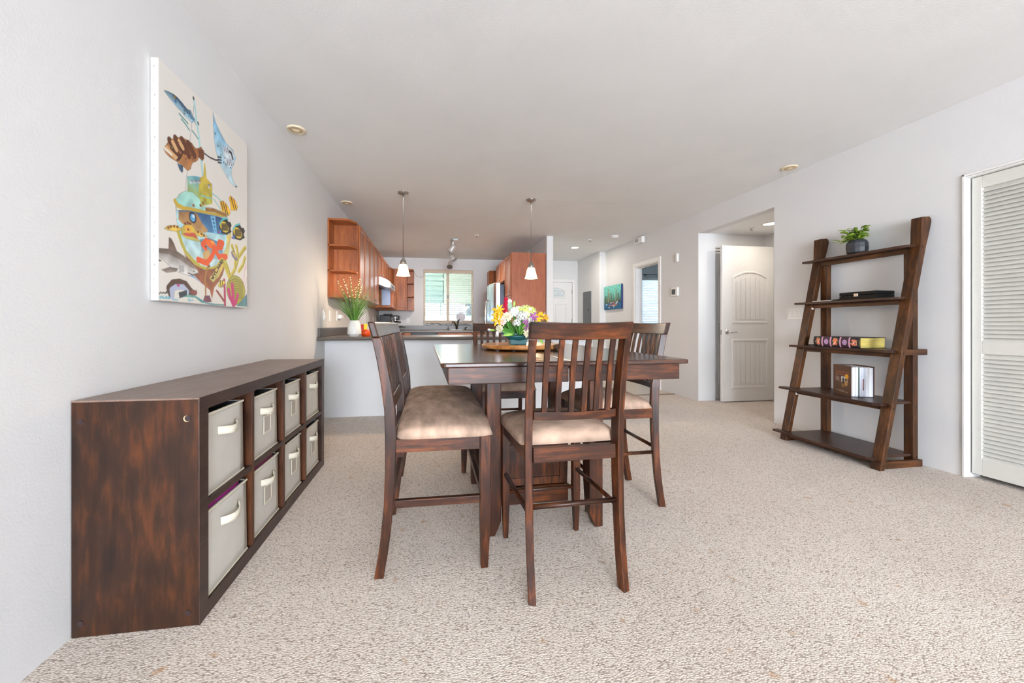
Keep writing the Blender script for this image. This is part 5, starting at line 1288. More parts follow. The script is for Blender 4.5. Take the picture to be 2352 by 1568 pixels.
    ('P',(28,32,40),None,None,[(0.776,0.428),(0.806,0.464),(0.881,0.491),(0.914,0.473),(0.947,0.479),(0.967,0.463),(0.947,0.439),(0.967,0.423),(0.894,0.395),(0.831,0.39),(0.782,0.391)]),
    ('E',(216,186,50),(0.0671,0.03),None,[(0.853,0.432)]),
    ('L',(90,190,190),0.01,None,[(0.782,0.438),(0.818,0.468),(0.888,0.491)]),
    ('E',(60,120,190),(0.017,0.0114),None,[(0.792,0.395)]),
    ('L',(40,40,36),0.005,None,[(0.812,0.442),(0.907,0.462)]),
    ('L',(40,40,36),0.005,None,[(0.812,0.436),(0.907,0.455)]),
    ('L',(40,40,36),0.005,None,[(0.812,0.43),(0.907,0.449)]),
    ('L',(40,40,36),0.005,None,[(0.812,0.425),(0.907,0.442)]),
    ('L',(40,40,36),0.005,None,[(0.812,0.419),(0.907,0.436)]),
    ('L',(40,40,36),0.005,None,[(0.812,0.413),(0.907,0.43)]),
    ('L',(40,40,36),0.005,None,[(0.812,0.408),(0.907,0.423)]),
    ('E',(190,60,120),(0.0096,0.0056),None,[(0.77,0.388)]),
    ('P',(104,92,86),(236,236,234),(90,86,84),[(-0.033,0.209),(0.016,0.216),(0.083,0.223),(0.146,0.223),(0.214,0.21),(0.285,0.185),(0.344,0.164),(0.357,0.149),(0.319,0.134),(0.253,0.126),(0.176,0.13),(0.103,0.145),(0.029,0.171),(-0.033,0.183)]),
    ('P',(96,84,78),(150,138,128),None,[(-0.033,0.209),(0.083,0.223),(0.146,0.223),(0.214,0.21),(0.285,0.185),(0.349,0.16),(0.269,0.167),(0.176,0.19),(0.083,0.2),(-0.033,0.194)]),
    ('P',(92,74,66),(120,98,86),None,[(0.076,0.222),(0.08,0.274),(0.1,0.272),(0.121,0.256),(0.15,0.224)]),
    ('P',(90,76,70),(160,150,144),None,[(0.016,0.127),(0.089,0.147),(0.162,0.148),(0.143,0.132),(0.062,0.118)]),
    ('P',(90,84,84),None,None,[(-0.022,0.154),(-0.01,0.174),(0.026,0.164)]),
    ('L',(150,150,152),0.005,None,[(0.17,0.16),(0.174,0.134)]),
    ('L',(150,150,152),0.005,None,[(0.179,0.161),(0.184,0.135)]),
    ('L',(150,150,152),0.005,None,[(0.189,0.162),(0.194,0.136)]),
    ('L',(150,150,152),0.005,None,[(0.199,0.163),(0.204,0.137)]),
    ('L',(150,150,152),0.005,None,[(0.209,0.164),(0.214,0.138)]),
    ('E',(30,30,30),(0.0067,0.0028),None,[(0.309,0.151)]),
    ('L',(90,80,80),0.006,None,[(0.253,0.137),(0.302,0.133),(0.344,0.144)]),
    ('L',(74,50,44),0.04,None,[(0.1,0.033),(0.086,0.054),(0.117,0.076),(0.176,0.084),(0.229,0.079),(0.269,0.055),(0.294,0.045)]),
    ('L',(180,190,214),0.026,None,[(0.11,0.019),(0.103,0.048),(0.139,0.063),(0.206,0.068),(0.245,0.05)]),
    ('E',(190,70,130),(0.0133,0.0067),None,[(0.161,0.073)]),
    ('P',(96,172,164),(70,140,150),None,[(0.157,0.014),(0.221,0.035),(0.319,0.038),(0.388,0.022),(0.443,0.008),(0.54,0.007),(0.678,0.009),(0.678,0.001),(0.5,-0.001),(0.388,0.006),(0.319,0.027),(0.221,0.025)]),
    ('L',(40,60,72),0.012,None,[(0.179,0.023),(0.172,0.038)]),
    ('L',(40,60,72),0.012,None,[(0.19,0.026),(0.184,0.04)]),
    ('L',(40,60,72),0.012,None,[(0.201,0.029),(0.196,0.043)]),
    ('L',(40,60,72),0.012,None,[(0.211,0.032),(0.208,0.045)]),
    ('L',(40,60,72),0.012,None,[(0.222,0.034),(0.221,0.048)]),
    ('L',(40,60,72),0.012,None,[(0.233,0.037),(0.233,0.051)]),
    ('E',(150,90,90),(0.034,0.0118),None,[(0.31,0.05)]),
    ('L',(110,50,46),0.006,None,[(0.285,0.039),(0.281,0.058)]),
    ('L',(110,50,46),0.006,None,[(0.297,0.039),(0.295,0.059)]),
    ('L',(110,50,46),0.006,None,[(0.309,0.04),(0.309,0.06)]),
    ('L',(110,50,46),0.006,None,[(0.32,0.041),(0.324,0.061)]),
    ('L',(110,50,46),0.006,None,[(0.332,0.041),(0.338,0.062)]),
    ('L',(206,190,70),0.026,None,[(0.729,0.162),(0.689,0.202),(0.634,0.245)]),
    ('L',(140,130,60),0.006,None,[(0.737,0.161),(0.697,0.201),(0.641,0.244)]),
    ('L',(206,190,70),0.026,None,[(0.741,0.165),(0.712,0.209),(0.678,0.237)]),
    ('L',(140,130,60),0.006,None,[(0.749,0.164),(0.72,0.208),(0.686,0.236)]),
    ('L',(206,190,70),0.026,None,[(0.758,0.172),(0.818,0.22),(0.862,0.288),(0.947,0.349),(0.974,0.363)]),
    ('L',(140,130,60),0.006,None,[(0.766,0.171),(0.827,0.219),(0.871,0.288),(0.957,0.349),(0.984,0.363)]),
    ('L',(206,190,70),0.026,None,[(0.812,0.224),(0.818,0.283),(0.77,0.342)]),
    ('L',(140,130,60),0.006,None,[(0.821,0.224),(0.827,0.282),(0.778,0.341)]),
    ('L',(206,190,70),0.026,None,[(0.862,0.288),(0.843,0.334),(0.831,0.351)]),
    ('L',(140,130,60),0.006,None,[(0.871,0.288),(0.852,0.333),(0.84,0.351)]),
    ('L',(206,190,70),0.026,None,[(0.869,0.211),(0.934,0.253),(0.967,0.302)]),
    ('L',(140,130,60),0.006,None,[(0.878,0.21),(0.943,0.252),(0.977,0.301)]),
    ('E',(170,164,58),(0.138,0.0825),(110,100,40),[(0.831,0.097)]),
    ('L',(130,122,44),0.006,None,[(0.729,0.141),(0.831,0.164),(0.934,0.144)]),
    ('L',(130,122,44),0.006,None,[(0.738,0.131),(0.841,0.151),(0.934,0.131)]),
    ('L',(130,122,44),0.006,None,[(0.748,0.12),(0.851,0.137),(0.934,0.118)]),
    ('L',(130,122,44),0.006,None,[(0.757,0.11),(0.861,0.123),(0.934,0.105)]),
    ('L',(130,122,44),0.006,None,[(0.766,0.099),(0.871,0.109),(0.934,0.092)]),
    ('L',(130,122,44),0.006,None,[(0.776,0.089),(0.881,0.096),(0.934,0.079)]),
    ('L',(130,122,44),0.006,None,[(0.786,0.078),(0.892,0.082),(0.934,0.066)]),
    ('L',(130,122,44),0.006,None,[(0.795,0.067),(0.902,0.067),(0.934,0.053)]),
    ('L',(130,122,44),0.006,None,[(0.805,0.056),(0.913,0.053),(0.934,0.04)]),
    ('L',(196,34,116),0.03,None,[(0.772,0.122),(0.784,0.07),(0.788,0.009)]),
    ('L',(196,34,116),0.028,None,[(0.721,0.09),(0.741,0.054),(0.776,0.023)]),
    ('L',(196,34,116),0.026,None,[(0.853,0.069),(0.831,0.035),(0.8,0.012)]),
    ('L',(176,44,96),0.02,None,[(0.661,0.14),(0.667,0.099),(0.672,0.005)]),
    ('E',(146,70,60),(0.0103,0.0061),None,[(0.565,0.075)]),
    ('E',(146,70,60),(0.0106,0.0062),None,[(0.604,0.054)]),
    ('E',(146,70,60),(0.0109,0.0063),None,[(0.644,0.032)]),
    ('E',(146,70,60),(0.0105,0.0062),None,[(0.587,0.063)]),
    ('E',(146,70,60),(0.0108,0.0062),None,[(0.626,0.042)]),
    ('E',(146,70,60),(0.0103,0.0061),None,[(0.571,0.073)]),
    ('E',(146,70,60),(0.0107,0.0062),None,[(0.609,0.052)]),
    ('E',(146,70,60),(0.011,0.0063),None,[(0.649,0.03)]),
    ('E',(146,70,60),(0.0105,0.0062),None,[(0.592,0.061)]),
    ('E',(146,70,60),(0.0108,0.0063),None,[(0.632,0.04)]),
    ('E',(146,70,60),(0.0104,0.0061),None,[(0.576,0.071)]),
    ('E',(146,70,60),(0.0107,0.0062),None,[(0.615,0.05)]),
    ('E',(146,70,60),(0.011,0.0063),None,[(0.655,0.028)]),
    ('E',(146,70,60),(0.0106,0.0062),None,[(0.598,0.06)]),
    ('E',(146,70,60),(0.0109,0.0063),None,[(0.637,0.038)]),
    ('E',(146,70,60),(0.0104,0.0061),None,[(0.581,0.069)]),
    ('E',(146,70,60),(0.0107,0.0062),None,[(0.62,0.048)]),
    ('E',(146,70,60),(0.0111,0.0063),None,[(0.66,0.026)]),
    ('E',(146,70,60),(0.0106,0.0062),None,[(0.603,0.058)]),
    ('E',(146,70,60),(0.0109,0.0063),None,[(0.643,0.036)]),
    ('E',(146,70,60),(0.0105,0.0062),None,[(0.586,0.067)]),
    ('E',(146,70,60),(0.0108,0.0062),None,[(0.625,0.046)]),
    ('P',(60,110,140),(90,150,150),None,[(0.881,0.027),(1.009,0.089),(1.009,0.007),(0.831,0.006)]),
    ('P',(232,208,70),None,(60,60,40),[(0.581,0.102),(0.602,0.13),(0.634,0.137),(0.678,0.132),(0.645,0.107),(0.612,0.096)]),
    ('L',(40,40,34),0.008,None,[(0.61,0.133),(0.619,0.1)]),
    ('L',(40,40,34),0.008,None,[(0.636,0.135),(0.645,0.102)]),
    ('P',(120,120,150),None,(50,50,70),[(0.756,0.307),(0.782,0.318),(0.831,0.303),(0.856,0.273),(0.818,0.268),(0.77,0.286)]),
    ('L',(220,190,60),0.006,None,[(0.77,0.307),(0.818,0.306)]),
    ('L',(220,190,60),0.006,None,[(0.787,0.3),(0.828,0.296)]),
    ('L',(220,190,60),0.006,None,[(0.804,0.292),(0.838,0.286)]),
    ('L',(222,180,190),0.007,None,[(0.947,0.15),(0.961,0.221),(0.981,0.274)]),
    ('L',(222,180,190),0.007,None,[(0.961,0.221),(1.002,0.261)]),
    ('L',(222,180,190),0.007,None,[(0.974,0.137),(1.002,0.195)]),
    ('L',(60,44,34),0.007,None,[(0.496,0.135),(0.522,0.135),(0.511,0.141),(0.531,0.142),(0.512,0.149)]),
    ('L',(60,44,34),0.007,None,[(0.518,0.154),(0.538,0.16),(0.535,0.168)]),
    ('L',(60,44,34),0.007,None,[(0.538,0.16),(0.549,0.158)]),
    ('L',(60,44,34),0.007,None,[(0.541,0.174),(0.564,0.17),(0.578,0.182)]),
    ('L',(60,44,34),0.007,None,[(0.587,0.19),(0.573,0.201),(0.605,0.205)]),
    ('L',(60,44,34),0.007,None,[(0.582,0.194),(0.592,0.203)]),
    ('L',(60,44,34),0.007,None,[(0.611,0.211),(0.588,0.213),(0.629,0.226),(0.605,0.229)]),
    ('L',(60,44,34),0.007,None,[(0.636,0.231),(0.612,0.234),(0.625,0.243),(0.642,0.248),(0.644,0.241),(0.636,0.231)]),
    ('L',(110,180,200),0.005,None,[(0.007,0.016),(0.009,0.008),(0.012,0.014),(0.014,0.009),(0.018,0.016)]),
    ('L',(110,180,200),0.005,None,[(0.021,0.016),(0.026,0.013),(0.032,0.016)]),
    ('L',(110,180,200),0.005,None,[(0.026,0.013),(0.025,0.009)]),
    ('L',(110,180,200),0.005,None,[(0.035,0.017),(0.034,0.009),(0.043,0.009)]),
    ('L',(110,180,200),0.005,None,[(0.048,0.009),(0.055,0.017),(0.059,0.009)]),
    ('L',(110,180,200),0.005,None,[(0.051,0.012),(0.057,0.012)]),
    ('L',(110,180,200),0.005,None,[(0.063,0.009),(0.064,0.017),(0.074,0.009),(0.075,0.017)]),
    ('L',(110,180,200),0.005,None,[(0.078,0.009),(0.079,0.017),(0.085,0.017),(0.089,0.014),(0.084,0.01),(0.078,0.009)]),
    ('L',(70,70,74),0.005,None,[(-0.025,0.032),(-0.016,0.026),(-0.006,0.031),(0.003,0.025),(0.016,0.034),(0.026,0.028),(0.039,0.034),(0.049,0.03),(0.069,0.035),(0.059,0.039),(0.052,0.03)]),
    ('L',(120,186,204),0.005,None,[(0.114,0.009),(0.125,0.004),(0.133,0.01),(0.143,0.004),(0.155,0.01)]),
    ('L',(120,186,204),0.005,None,[(0.249,0.013),(0.273,0.018),(0.261,0.006),(0.281,0.011),(0.306,0.015)]),
]

# ------------------------------------------------------------------ flat prints painted as vertex colours on fine grids
def seg_dist(X, Y, a, c):
    dx, dy = c[0]-a[0], c[1]-a[1]; q = np.clip(((X-a[0])*dx+(Y-a[1])*dy)/max(1e-12, dx*dx+dy*dy), 0, 1)
    return np.hypot(X-a[0]-q*dx, Y-a[1]-q*dy)
def paint(items, W, Ht, nx, ny, base, soft=0.0014):
    """items in unit coordinates (0..1, 0..1); returns linear colours for an (ny+1)x(nx+1) grid"""
    X, Y = np.meshgrid(np.linspace(0, W, nx+1), np.linspace(0, Ht, ny+1))
    lin = lambda c: np.array(srgb(*c)[:3])
    C = np.zeros(X.shape+(3,)); C[:] = lin(base)
    def blend(al, col): 
        nonlocal C
        C = C*(1-al[..., None])+col*al[..., None]
    for k, c1, c2, oc, pts in items:
        P = [(p[0]*W, p[1]*Ht) for p in pts]
        if k == 'P':
            ins = np.zeros(X.shape, bool); D = np.full(X.shape, 9.0); n = len(P)
            for i in range(n):
                a, c = P[i], P[(i+1) % n]; D = np.minimum(D, seg_dist(X, Y, a, c))
                cond = ((a[1] > Y) != (c[1] > Y)); xx = a[0]+(Y-a[1])*(c[0]-a[0])/((c[1]-a[1]) or 1e-9)
                ins ^= cond & (X < xx)
            al = np.clip(np.where(ins, D, -D)/(2*soft)+0.5, 0, 1)
            y0, y1 = min(p[1] for p in P), max(p[1] for p in P); q = np.clip((Y-y0)/(y1-y0), 0, 1)[..., None]
            col = lin(c1)*q+lin(c2 or c1)*(1-q)
            col = col*(1+0.10*(np.sin(X*61+Y*23+1.3*np.sin(Y*47))+np.sin(Y*83-X*31+1.7*np.sin(X*53)))[..., None])
            blend(al, col)
            if oc: blend(np.clip((0.0012-D)/(2*soft)+0.5, 0, 1)*0.7, lin(oc))
        elif k == 'L':
            D = np.full(X.shape, 9.0)
            for a, c in zip(P, P[1:]): D = np.minimum(D, seg_dist(X, Y, a, c))
            blend(np.clip((c2/2-D)/(2*soft)+0.5, 0, 1), lin(c1))
        else:
            rx, ry = c2[0]*W, c2[1]*Ht; r = np.hypot((X-P[0][0])/rx, (Y-P[0][1])/ry); D = (1-r)*min(rx, ry)
            blend(np.clip(D/(2*soft)+0.5, 0, 1), lin(c1))
            if oc: blend(np.clip((0.0018-np.abs(D))/(2*soft)+0.5, 0, 1), lin(oc))
    return C
def print_mesh(name, pos, C):
    """pos(i, j) -> point; C colour grid [j, i]"""
    ny, nx = C.shape[0]-1, C.shape[1]-1
    vs = [pos(i/nx, j/ny) for j in range(ny+1) for i in range(nx+1)]
    fs = [(j*(nx+1)+i, j*(nx+1)+i+1, (j+1)*(nx+1)+i+1, (j+1)*(nx+1)+i) for j in range(ny) for i in range(nx)]
    me = bpy.data.meshes.new(name); me.from_pydata(vs, [], fs); me.update()
    at = me.color_attributes.new('paint', 'FLOAT_COLOR', 'POINT')
    buf = np.ones((len(vs), 4), np.float32); buf[:, :3] = C.reshape(-1, 3); at.data.foreach_set('color', buf.ravel())
    return me
PM = vcol('printed_canvas', 0.55)

# ------------------------------------------------------------------ the sea picture on the left wall
AY0, AY1, AZ0, AZ1 = 1.745, 2.502, 1.10, 2.095; AX = -1.1085
pic = Thing('canvas_picture', 'tall canvas picture of fish, ray, shark and a sunken ship on the left wall', 'picture', (XL, 2.12, AZ0))
cm = plain('raw_canvas', (216, 214, 209), 0.8)
pic.part('stretched_canvas', MB().box(XL+0.002, AX, AY0, AY1, AZ0, AZ1), cm, bevel=0.002)
C = paint(ART, AY1-AY0, AZ1-AZ0, 210, 400, (228, 224, 216))
o = pic.o.location
me = print_mesh('painting', lambda s, t_: (AX+0.0006-o.x, AY0+0.002+(AY1-AY0-0.004)*s-o.y, AZ0+0.002+(AZ1-AZ0-0.004)*t_-o.z), C)
mkobj('painting', me, PM, pic.o)
st_me = MB().box(-0.0012, 0.0012, -0.0006, 0, -0.005, 0.005).mesh('staple')
for k in range(17):
    s = mkobj('staple', st_me, M['nickel'], pic.o, (XL+0.014-o.x+0.002*(k % 3), AY0-o.y, 0.03+0.058*k)); s.rotation_euler = (0, R(22), 0)
# small teal painting on the right wall
rng = random.Random(8); it = [('P', (118, 204, 186), (96, 180, 168), None, [(0, .3), (1, .3), (1, 1), (0, 1)]), ('P', (20, 112, 150), (16, 84, 128), None, [(0, 0), (1, 0), (1, .36), (0, .30)])]
for k in range(46):
    x = 0.02+0.96*k/45; h = rng.uniform(.45, .72)+(0.2 if k in (11, 12, 33, 34) else 0)
    it.append(('L', rng.choice(((58, 78, 52), (74, 96, 60), (46, 54, 44), (92, 110, 74), (104, 84, 52))), rng.uniform(.008, .018), None, [(x, .27), (x+rng.uniform(-.02, .02), h)]))
for x in (.26, .70, .3): it.append(('L', (176, 160, 110), .012, None, [(x, .3), (x+.01, .85)]))
for k in range(10): it.append(('L', rng.choice(((176, 84, 48), (90, 70, 50), (40, 60, 90), (200, 110, 60))), .012, None, [(rng.uniform(.2, .9), rng.uniform(.1, .3)), (rng.uniform(.2, .9), rng.uniform(.12, .32))]))
for k in range(9):
    x = rng.uniform(.02, .8); y = rng.uniform(.06, .3); it.append(('L', (214, 232, 236), .010, None, [(x, y), (x+.08, y+.02)]))
t = Thing('small_painting', 'small teal painting of bare trees by blue water on the right wall', 'picture', (XR, 6.89, 1.30))
t.part('canvas_block', MB().box(XR-0.035, XR-0.002, 6.545, 7.235, 1.298, 1.756), plain('navy_edge', (24, 46, 110), 0.6), bevel=0.002)
C = paint(it, 0.69, 0.458, 110, 80, (70, 150, 150), 0.004); o2 = t.o.location
mkobj('painting', print_mesh('painting', lambda s, q: (XR-0.0358-o2.x, 7.235-0.69*s-o2.y, 1.298+0.458*q-o2.z), C), PM, t.o)

# ------------------------------------------------------------------ cube bookcase on the left
t = Thing('cube_bookcase', 'low dark brown eight-cube bookcase against the left wall', 'bookcase', (-0.952, 2.136, 0))
x0, x1, ya, yb, HT = -1.137, -0.767, 1.398, 2.875, 0.757
t.part('side_panel', MB().box(x0, x1, ya, ya+0.05, 0, 0.7515), M['case_end'], bevel=0.002)
t.part('side_panel', MB().box(x0, x1, yb-0.05, yb, 0, 0.7515), M['case_end'], bevel=0.002)
t.part('top_panel', MB().box(x0, x1, ya+0.05, yb-0.05, 0.718, 0.7515).box(x0, x1, ya, yb, 0.7515, HT), M['case_top_sheen'])
t.part('bottom_panel', MB().box(x0, x1, ya+0.05, yb-0.05, 0.0, 0.05), M['case_face'], bevel=0.002)
# lipping on the front edges, without the sheen painted into the top
t.part('front_frame', MB().box(x1, x1+0.0025, ya, yb, 0.7125, HT).box(x1, x1+0.0025, ya, ya+0.05, 0, 0.7125).box(x1, x1+0.0025, yb-0.05, yb, 0, 0.7125).box(x1, x1+0.0025, ya+0.05, yb-0.05, 0, 0.05), M['case_face'])
t.part('back_panel', MB().box(x0, x0+0.006, ya+0.05, yb-0.05, 0.05, 0.718), M['case_in'])
starts = (1.448, 1.799, 2.149, 2.499)
for y in starts[1:]: t.part('divider', MB().box(x0+0.006, x1, y-0.024, y, 0.05, 0.718), M['case_in'], bevel=0.001)
for y in starts: t.part('shelf', MB().box(x0+0.006, x1, y, y+0.326, 0.374, 0.396), M['case_face'], bevel=0.001)
for y, z in ((-1.11, 0.69), (-0.80, 0.69), (-1.11, 0.045), (-0.80, 0.045)):
    b = MB().tube([(y, ya-0.002, z), (y, ya, z)], 0.0095, 16)
    t.part('screw_cap', b, M['cap'])
b = MB().tube([(-0.803, ya-0.001, 0.689), (-0.803, ya, 0.689)], 0.0105, 16); t.part('screw_hole', b, plain('raw_wood', (206, 176, 130), 0.8))
# fabric bins
def fabric_bin(y0, y1, z0, z1, label, tagged=True, content=None, hz=0.075, hx=0.0, pull=0.0):
    xf = -0.782+pull; xb = xf-0.285; cy = (y0+y1)/2
    t = Thing('fabric_bin', label, 'storage bin', ((xf+xb)/2, cy, z0), group='cream fabric bins in the cube bookcase')
    b = MB(); th = 0.004
    bul = [(0, 0), (0.25, 0.006), (0.5, 0.009), (0.75, 0.006), (1, 0)]
    # softly bulging front
    vs = []; fs = []; n = 8
    for j in range(n+1):
        for i in range(n+1):
            u, v = i/n, j/n; k = 16*u*(1-u)*v*(1-v); w_ = 0.002*math.sin(5*u+7*v)
            vs.append((xf+0.006*k+w_*k-0.004*v, y0+(y1-y0)*u, z0+(z1-z0)*v))
    m = len(vs); vs += [(p[0]-th, p[1], p[2]) for p in vs]; q = n+1
    for j in range(n):
        for i in range(n):
            a = j*q+i; fs.append((a, a+1, a+q+1, a+q)); fs.append((m+a, m+a+q, m+a+q+1, m+a+1))
    ed = [j*q for j in range(q)], [j*q+n for j in range(q)], list(range(q)), [n*q+i for i in range(q)]
    for e in ed:
        for a, c in zip(e, e[1:]): fs.append((a, c, m+c, m+a))
    t.part('front_panel', MB().add(vs, fs), M['canvas_bin'], smooth=True)
    b.box(xb, xf-th, y0, y0+th, z0, z1).box(xb, xf-th, y1-th, y1, z0, z1).box(xb, xb+th, y0+th, y1-th, z0, z1).box(xb+th, xf-th, y0+th, y1-th, z0, z0+th)
    t.part('body', b, M['canvas_bin'])
    b = MB().box(xb+th, xf-2*th-0.002, y0+th, y0+th+0.001, z0+th, z1-0.003).box(xb+th, xf-2*th-0.002, y1-th-0.001, y1-th, z0+th, z1-0.003).box(xf-2*th-0.003, xf-2*th-0.002, y0+th, y1-th, z0+th, z1-0.003)
    t.part('lining', b, M['dark_in'])
    t.part('hem', MB().box(xf-0.0035, xf+0.0015, y0, y1, z1-0.006, z1+0.001), M['webbing']); t.part('hem', MB().box(xf-0.001, xf+0.0035, y0, y1, z0, z0+0.005), M['webbing'])
    # webbing handle
    z = z1-hz; vs = []; fs = []; n = 10; hw = 0.0145
    for i in range(n+1):
        u = i/n; y = cy-0.062+0.124*u; k = math.sin(math.pi*u); x = xf+0.004+0.030*k**0.8; zz = z-0.008*k+hx*(u-0.5)
        vs += [(x, y, zz-hw), (x, y, zz+hw), (x-0.003, y, zz-hw), (x-0.003, y, zz+hw)]
    for i in range(n):
        a = i*4; c = a+4; fs += [(a, c, c+1, a+1), (a+2, a+3, c+3, c+2), (a, a+2, c+2, c), (a+1, c+1, c+3, a+3)]
    fs += [(0, 1, 3, 2), (n*4, n*4+2, n*4+3, n*4+1)]
    t.part('handle', MB().add(vs, fs), M['webbing'], smooth=True)
    if tagged:
        zc = z1-0.145; hw, hh, fr_ = 0.040, 0.042, 0.0065; xx = xf+0.0075
        b = MB().box(xx, xx+0.002, cy-hw, cy-hw+fr_, zc-hh, zc+hh).box(xx, xx+0.002, cy+hw-fr_, cy+hw, zc-hh, zc+hh).box(xx, xx+0.002, cy-hw+fr_, cy+hw-fr_, zc-hh, zc-hh+fr_).box(xx, xx+0.002, cy-hw+fr_, cy+hw-fr_, zc+hh-fr_, zc+hh)
        h = t.part('label_holder', b, M['webbing']); t.sub(h, 'card', MB().box(xx-0.001, xx+0.0008, cy-hw+fr_, cy+hw-fr_, zc-hh+fr_, zc+hh-fr_), M['card'])
    if content:
        nm, mt, lab, zt = content
        rr = random.Random(7); vs = []; fs = []; n = 8
        for j in range(n+1):
            for i in range(n+1):
                u, v = i/n, j/n; e = (16*u*(1-u)*v*(1-v))**0.12
                vs.append((xb+0.012+(xf-xb-0.026)*u, y0+0.012+(y1-y0-0.05)*v, zt-0.008+0.008*e+rr.uniform(-.002, .002)))
        m = len(vs); vs += [(p[0], p[1], z0+0.012) for p in vs]; q = n+1
        for j in range(n):
            for i in range(n):
                a = j*q+i; fs.append((a, a+1, a+q+1, a+q)); fs.append((m+a, m+a+q, m+a+q+1, m+a+1))
        for e in ([j*q for j in range(q)], [j*q+n for j in range(q)], list(range(q)), [n*q+i for i in range(q)]):
            for a, c in zip(e, e[1:]): fs.append((a, c, m+c, m+a))
        single(nm, MB().add(vs, fs), mt, lab, 'cloth', (cy*0+(xf+xb)/2, cy, z0+0.012), smooth=True)
    return t
S0, S1 = 0.0515, 0.3975
fabric_bin(1.462, 1.735, S1, 0.686, 'plain cream bin, upper row, nearest to the viewer', False)
fabric_bin(1.462, 1.752, S0, 0.347, 'plain cream bin, lower row, nearest to the viewer, pink cloth inside', False, ('folded_cloth', M['magenta'], 'bright pink cloth in the nearest lower bin', 0.371), 0.07, pull=0.006, hx=0.01)
fabric_bin(1.812, 2.085, S1, 0.677, 'cream bin with label, upper row, second from the viewer')
fabric_bin(1.812, 2.102, S0, 0.344, 'cream bin with label, lower row, second from the viewer', True, ('folded_cloth', M['crimson'], 'dark red cloth in the second lower bin', 0.362))
fabric_bin(2.164, 2.43, S1, 0.677, 'cream bin with label, upper row, third from the viewer')
fabric_bin(2.164, 2.44, S0, 0.35, 'cream bin with label, lower row, third from the viewer')
fabric_bin(2.524, 2.80, S1, 0.68, 'plain cream bin, upper row, at the far end', False)
fabric_bin(2.52, 2.80, S0, 0.34, 'cream bin with label, lower row, at the far end')

# ------------------------------------------------------------------ ladder shelf on the right
t = Thing('ladder_shelf', 'dark brown leaning ladder shelf with five boards against the right wall', 'shelf', (3.22, 2.56, 0))
PF = lambda z: 3.022+0.2165*z                       # front face of the leaning posts
def lean_post(y0, y1):
    p = [(PF(0), 0), (PF(0)+0.036, 0), (PF(1.55)+0.05, 1.55), (3.438, 1.66), (3.452, 1.715), (3.452, 1.738), (3.438, 1.757), (3.372, 1.752), (3.366, 1.66), (PF(1.585), 1.585)]
    return MB().prism(p, 'y', y0, y1)
levels = (0.082, 0.455, 0.822, 1.195, 1.562)
for y0, y1 in ((2.172, 2.236), (2.868, 2.932)):
    t.part('leaning_post', lean_post(y0, y1), M['shelf_z'], bevel=0.004)
for y0, y1 in ((2.226, 2.282), (2.822, 2.878)):
    t.part('rear_post', MB().box(3.376, 3.420, y0, y1, 0, 1.53), M['shelf_z'], bevel=0.003)
front = (0.055, 0.075, 0.05, 0.075, 0.075)
for z, f in zip(levels, front):
    xf = PF(z)-f; cut = 0.05
    poly = [(xf, 2.238+0.0), (xf, 2.965), (PF(z)-0.004, 2.965), (PF(z)-0.004, 2.866), (PF(z)+0.06, 2.866), (3.40, 2.866), (3.40, 2.238), (PF(z)-0.004, 2.238), (PF(z)-0.004, 2.20), (xf+0.02, 2.20)]
    bd = t.part('board', MB().prism(poly, 'z', z-0.018, z), M['shelf_board'], bevel=0.002)
    t.sub(bd, 'front_batten', MB().box(PF(z)+0.004, PF(z)+0.024, 2.238, 2.866, z-0.052, z-0.0185), M['shelf_y'], bevel=0.002)
for y0, y1 in ((2.200, 2.224), (2.880, 2.904)):
    t.part('foot_rail', MB().box(PF(0)+0.036, 3.42, y0, y1, 0.0, 0.05), M['shelf_x'], bevel=0.003)
    t.part('side_rail', MB().box(PF(0.81)+0.037, 3.462, y0, y1, 0.787, 0.828), M['shelf_x'], bevel=0.003)
for z in (0.035, 0.42, 0.80, 1.175, 1.545): t.part('plug', MB().tube([(PF(z)+0.022, 2.1705, z), (PF(z)+0.022, 2.172, z)], 0.0055, 10), M['plug'])
for z in (0.06, 0.42, 1.17): t.part('plug', MB().tube([(3.408, 2.2245, z), (3.408, 2.226, z)], 0.0055, 10), M['plug'])
for z, y in ((1.142, 2.868), (0.405, 2.868)): t.part('paper_tag', MB().box(PF(z)+0.006, PF(z)+0.03, y-0.001, y, z-0.008, z+0.008), M['white'])
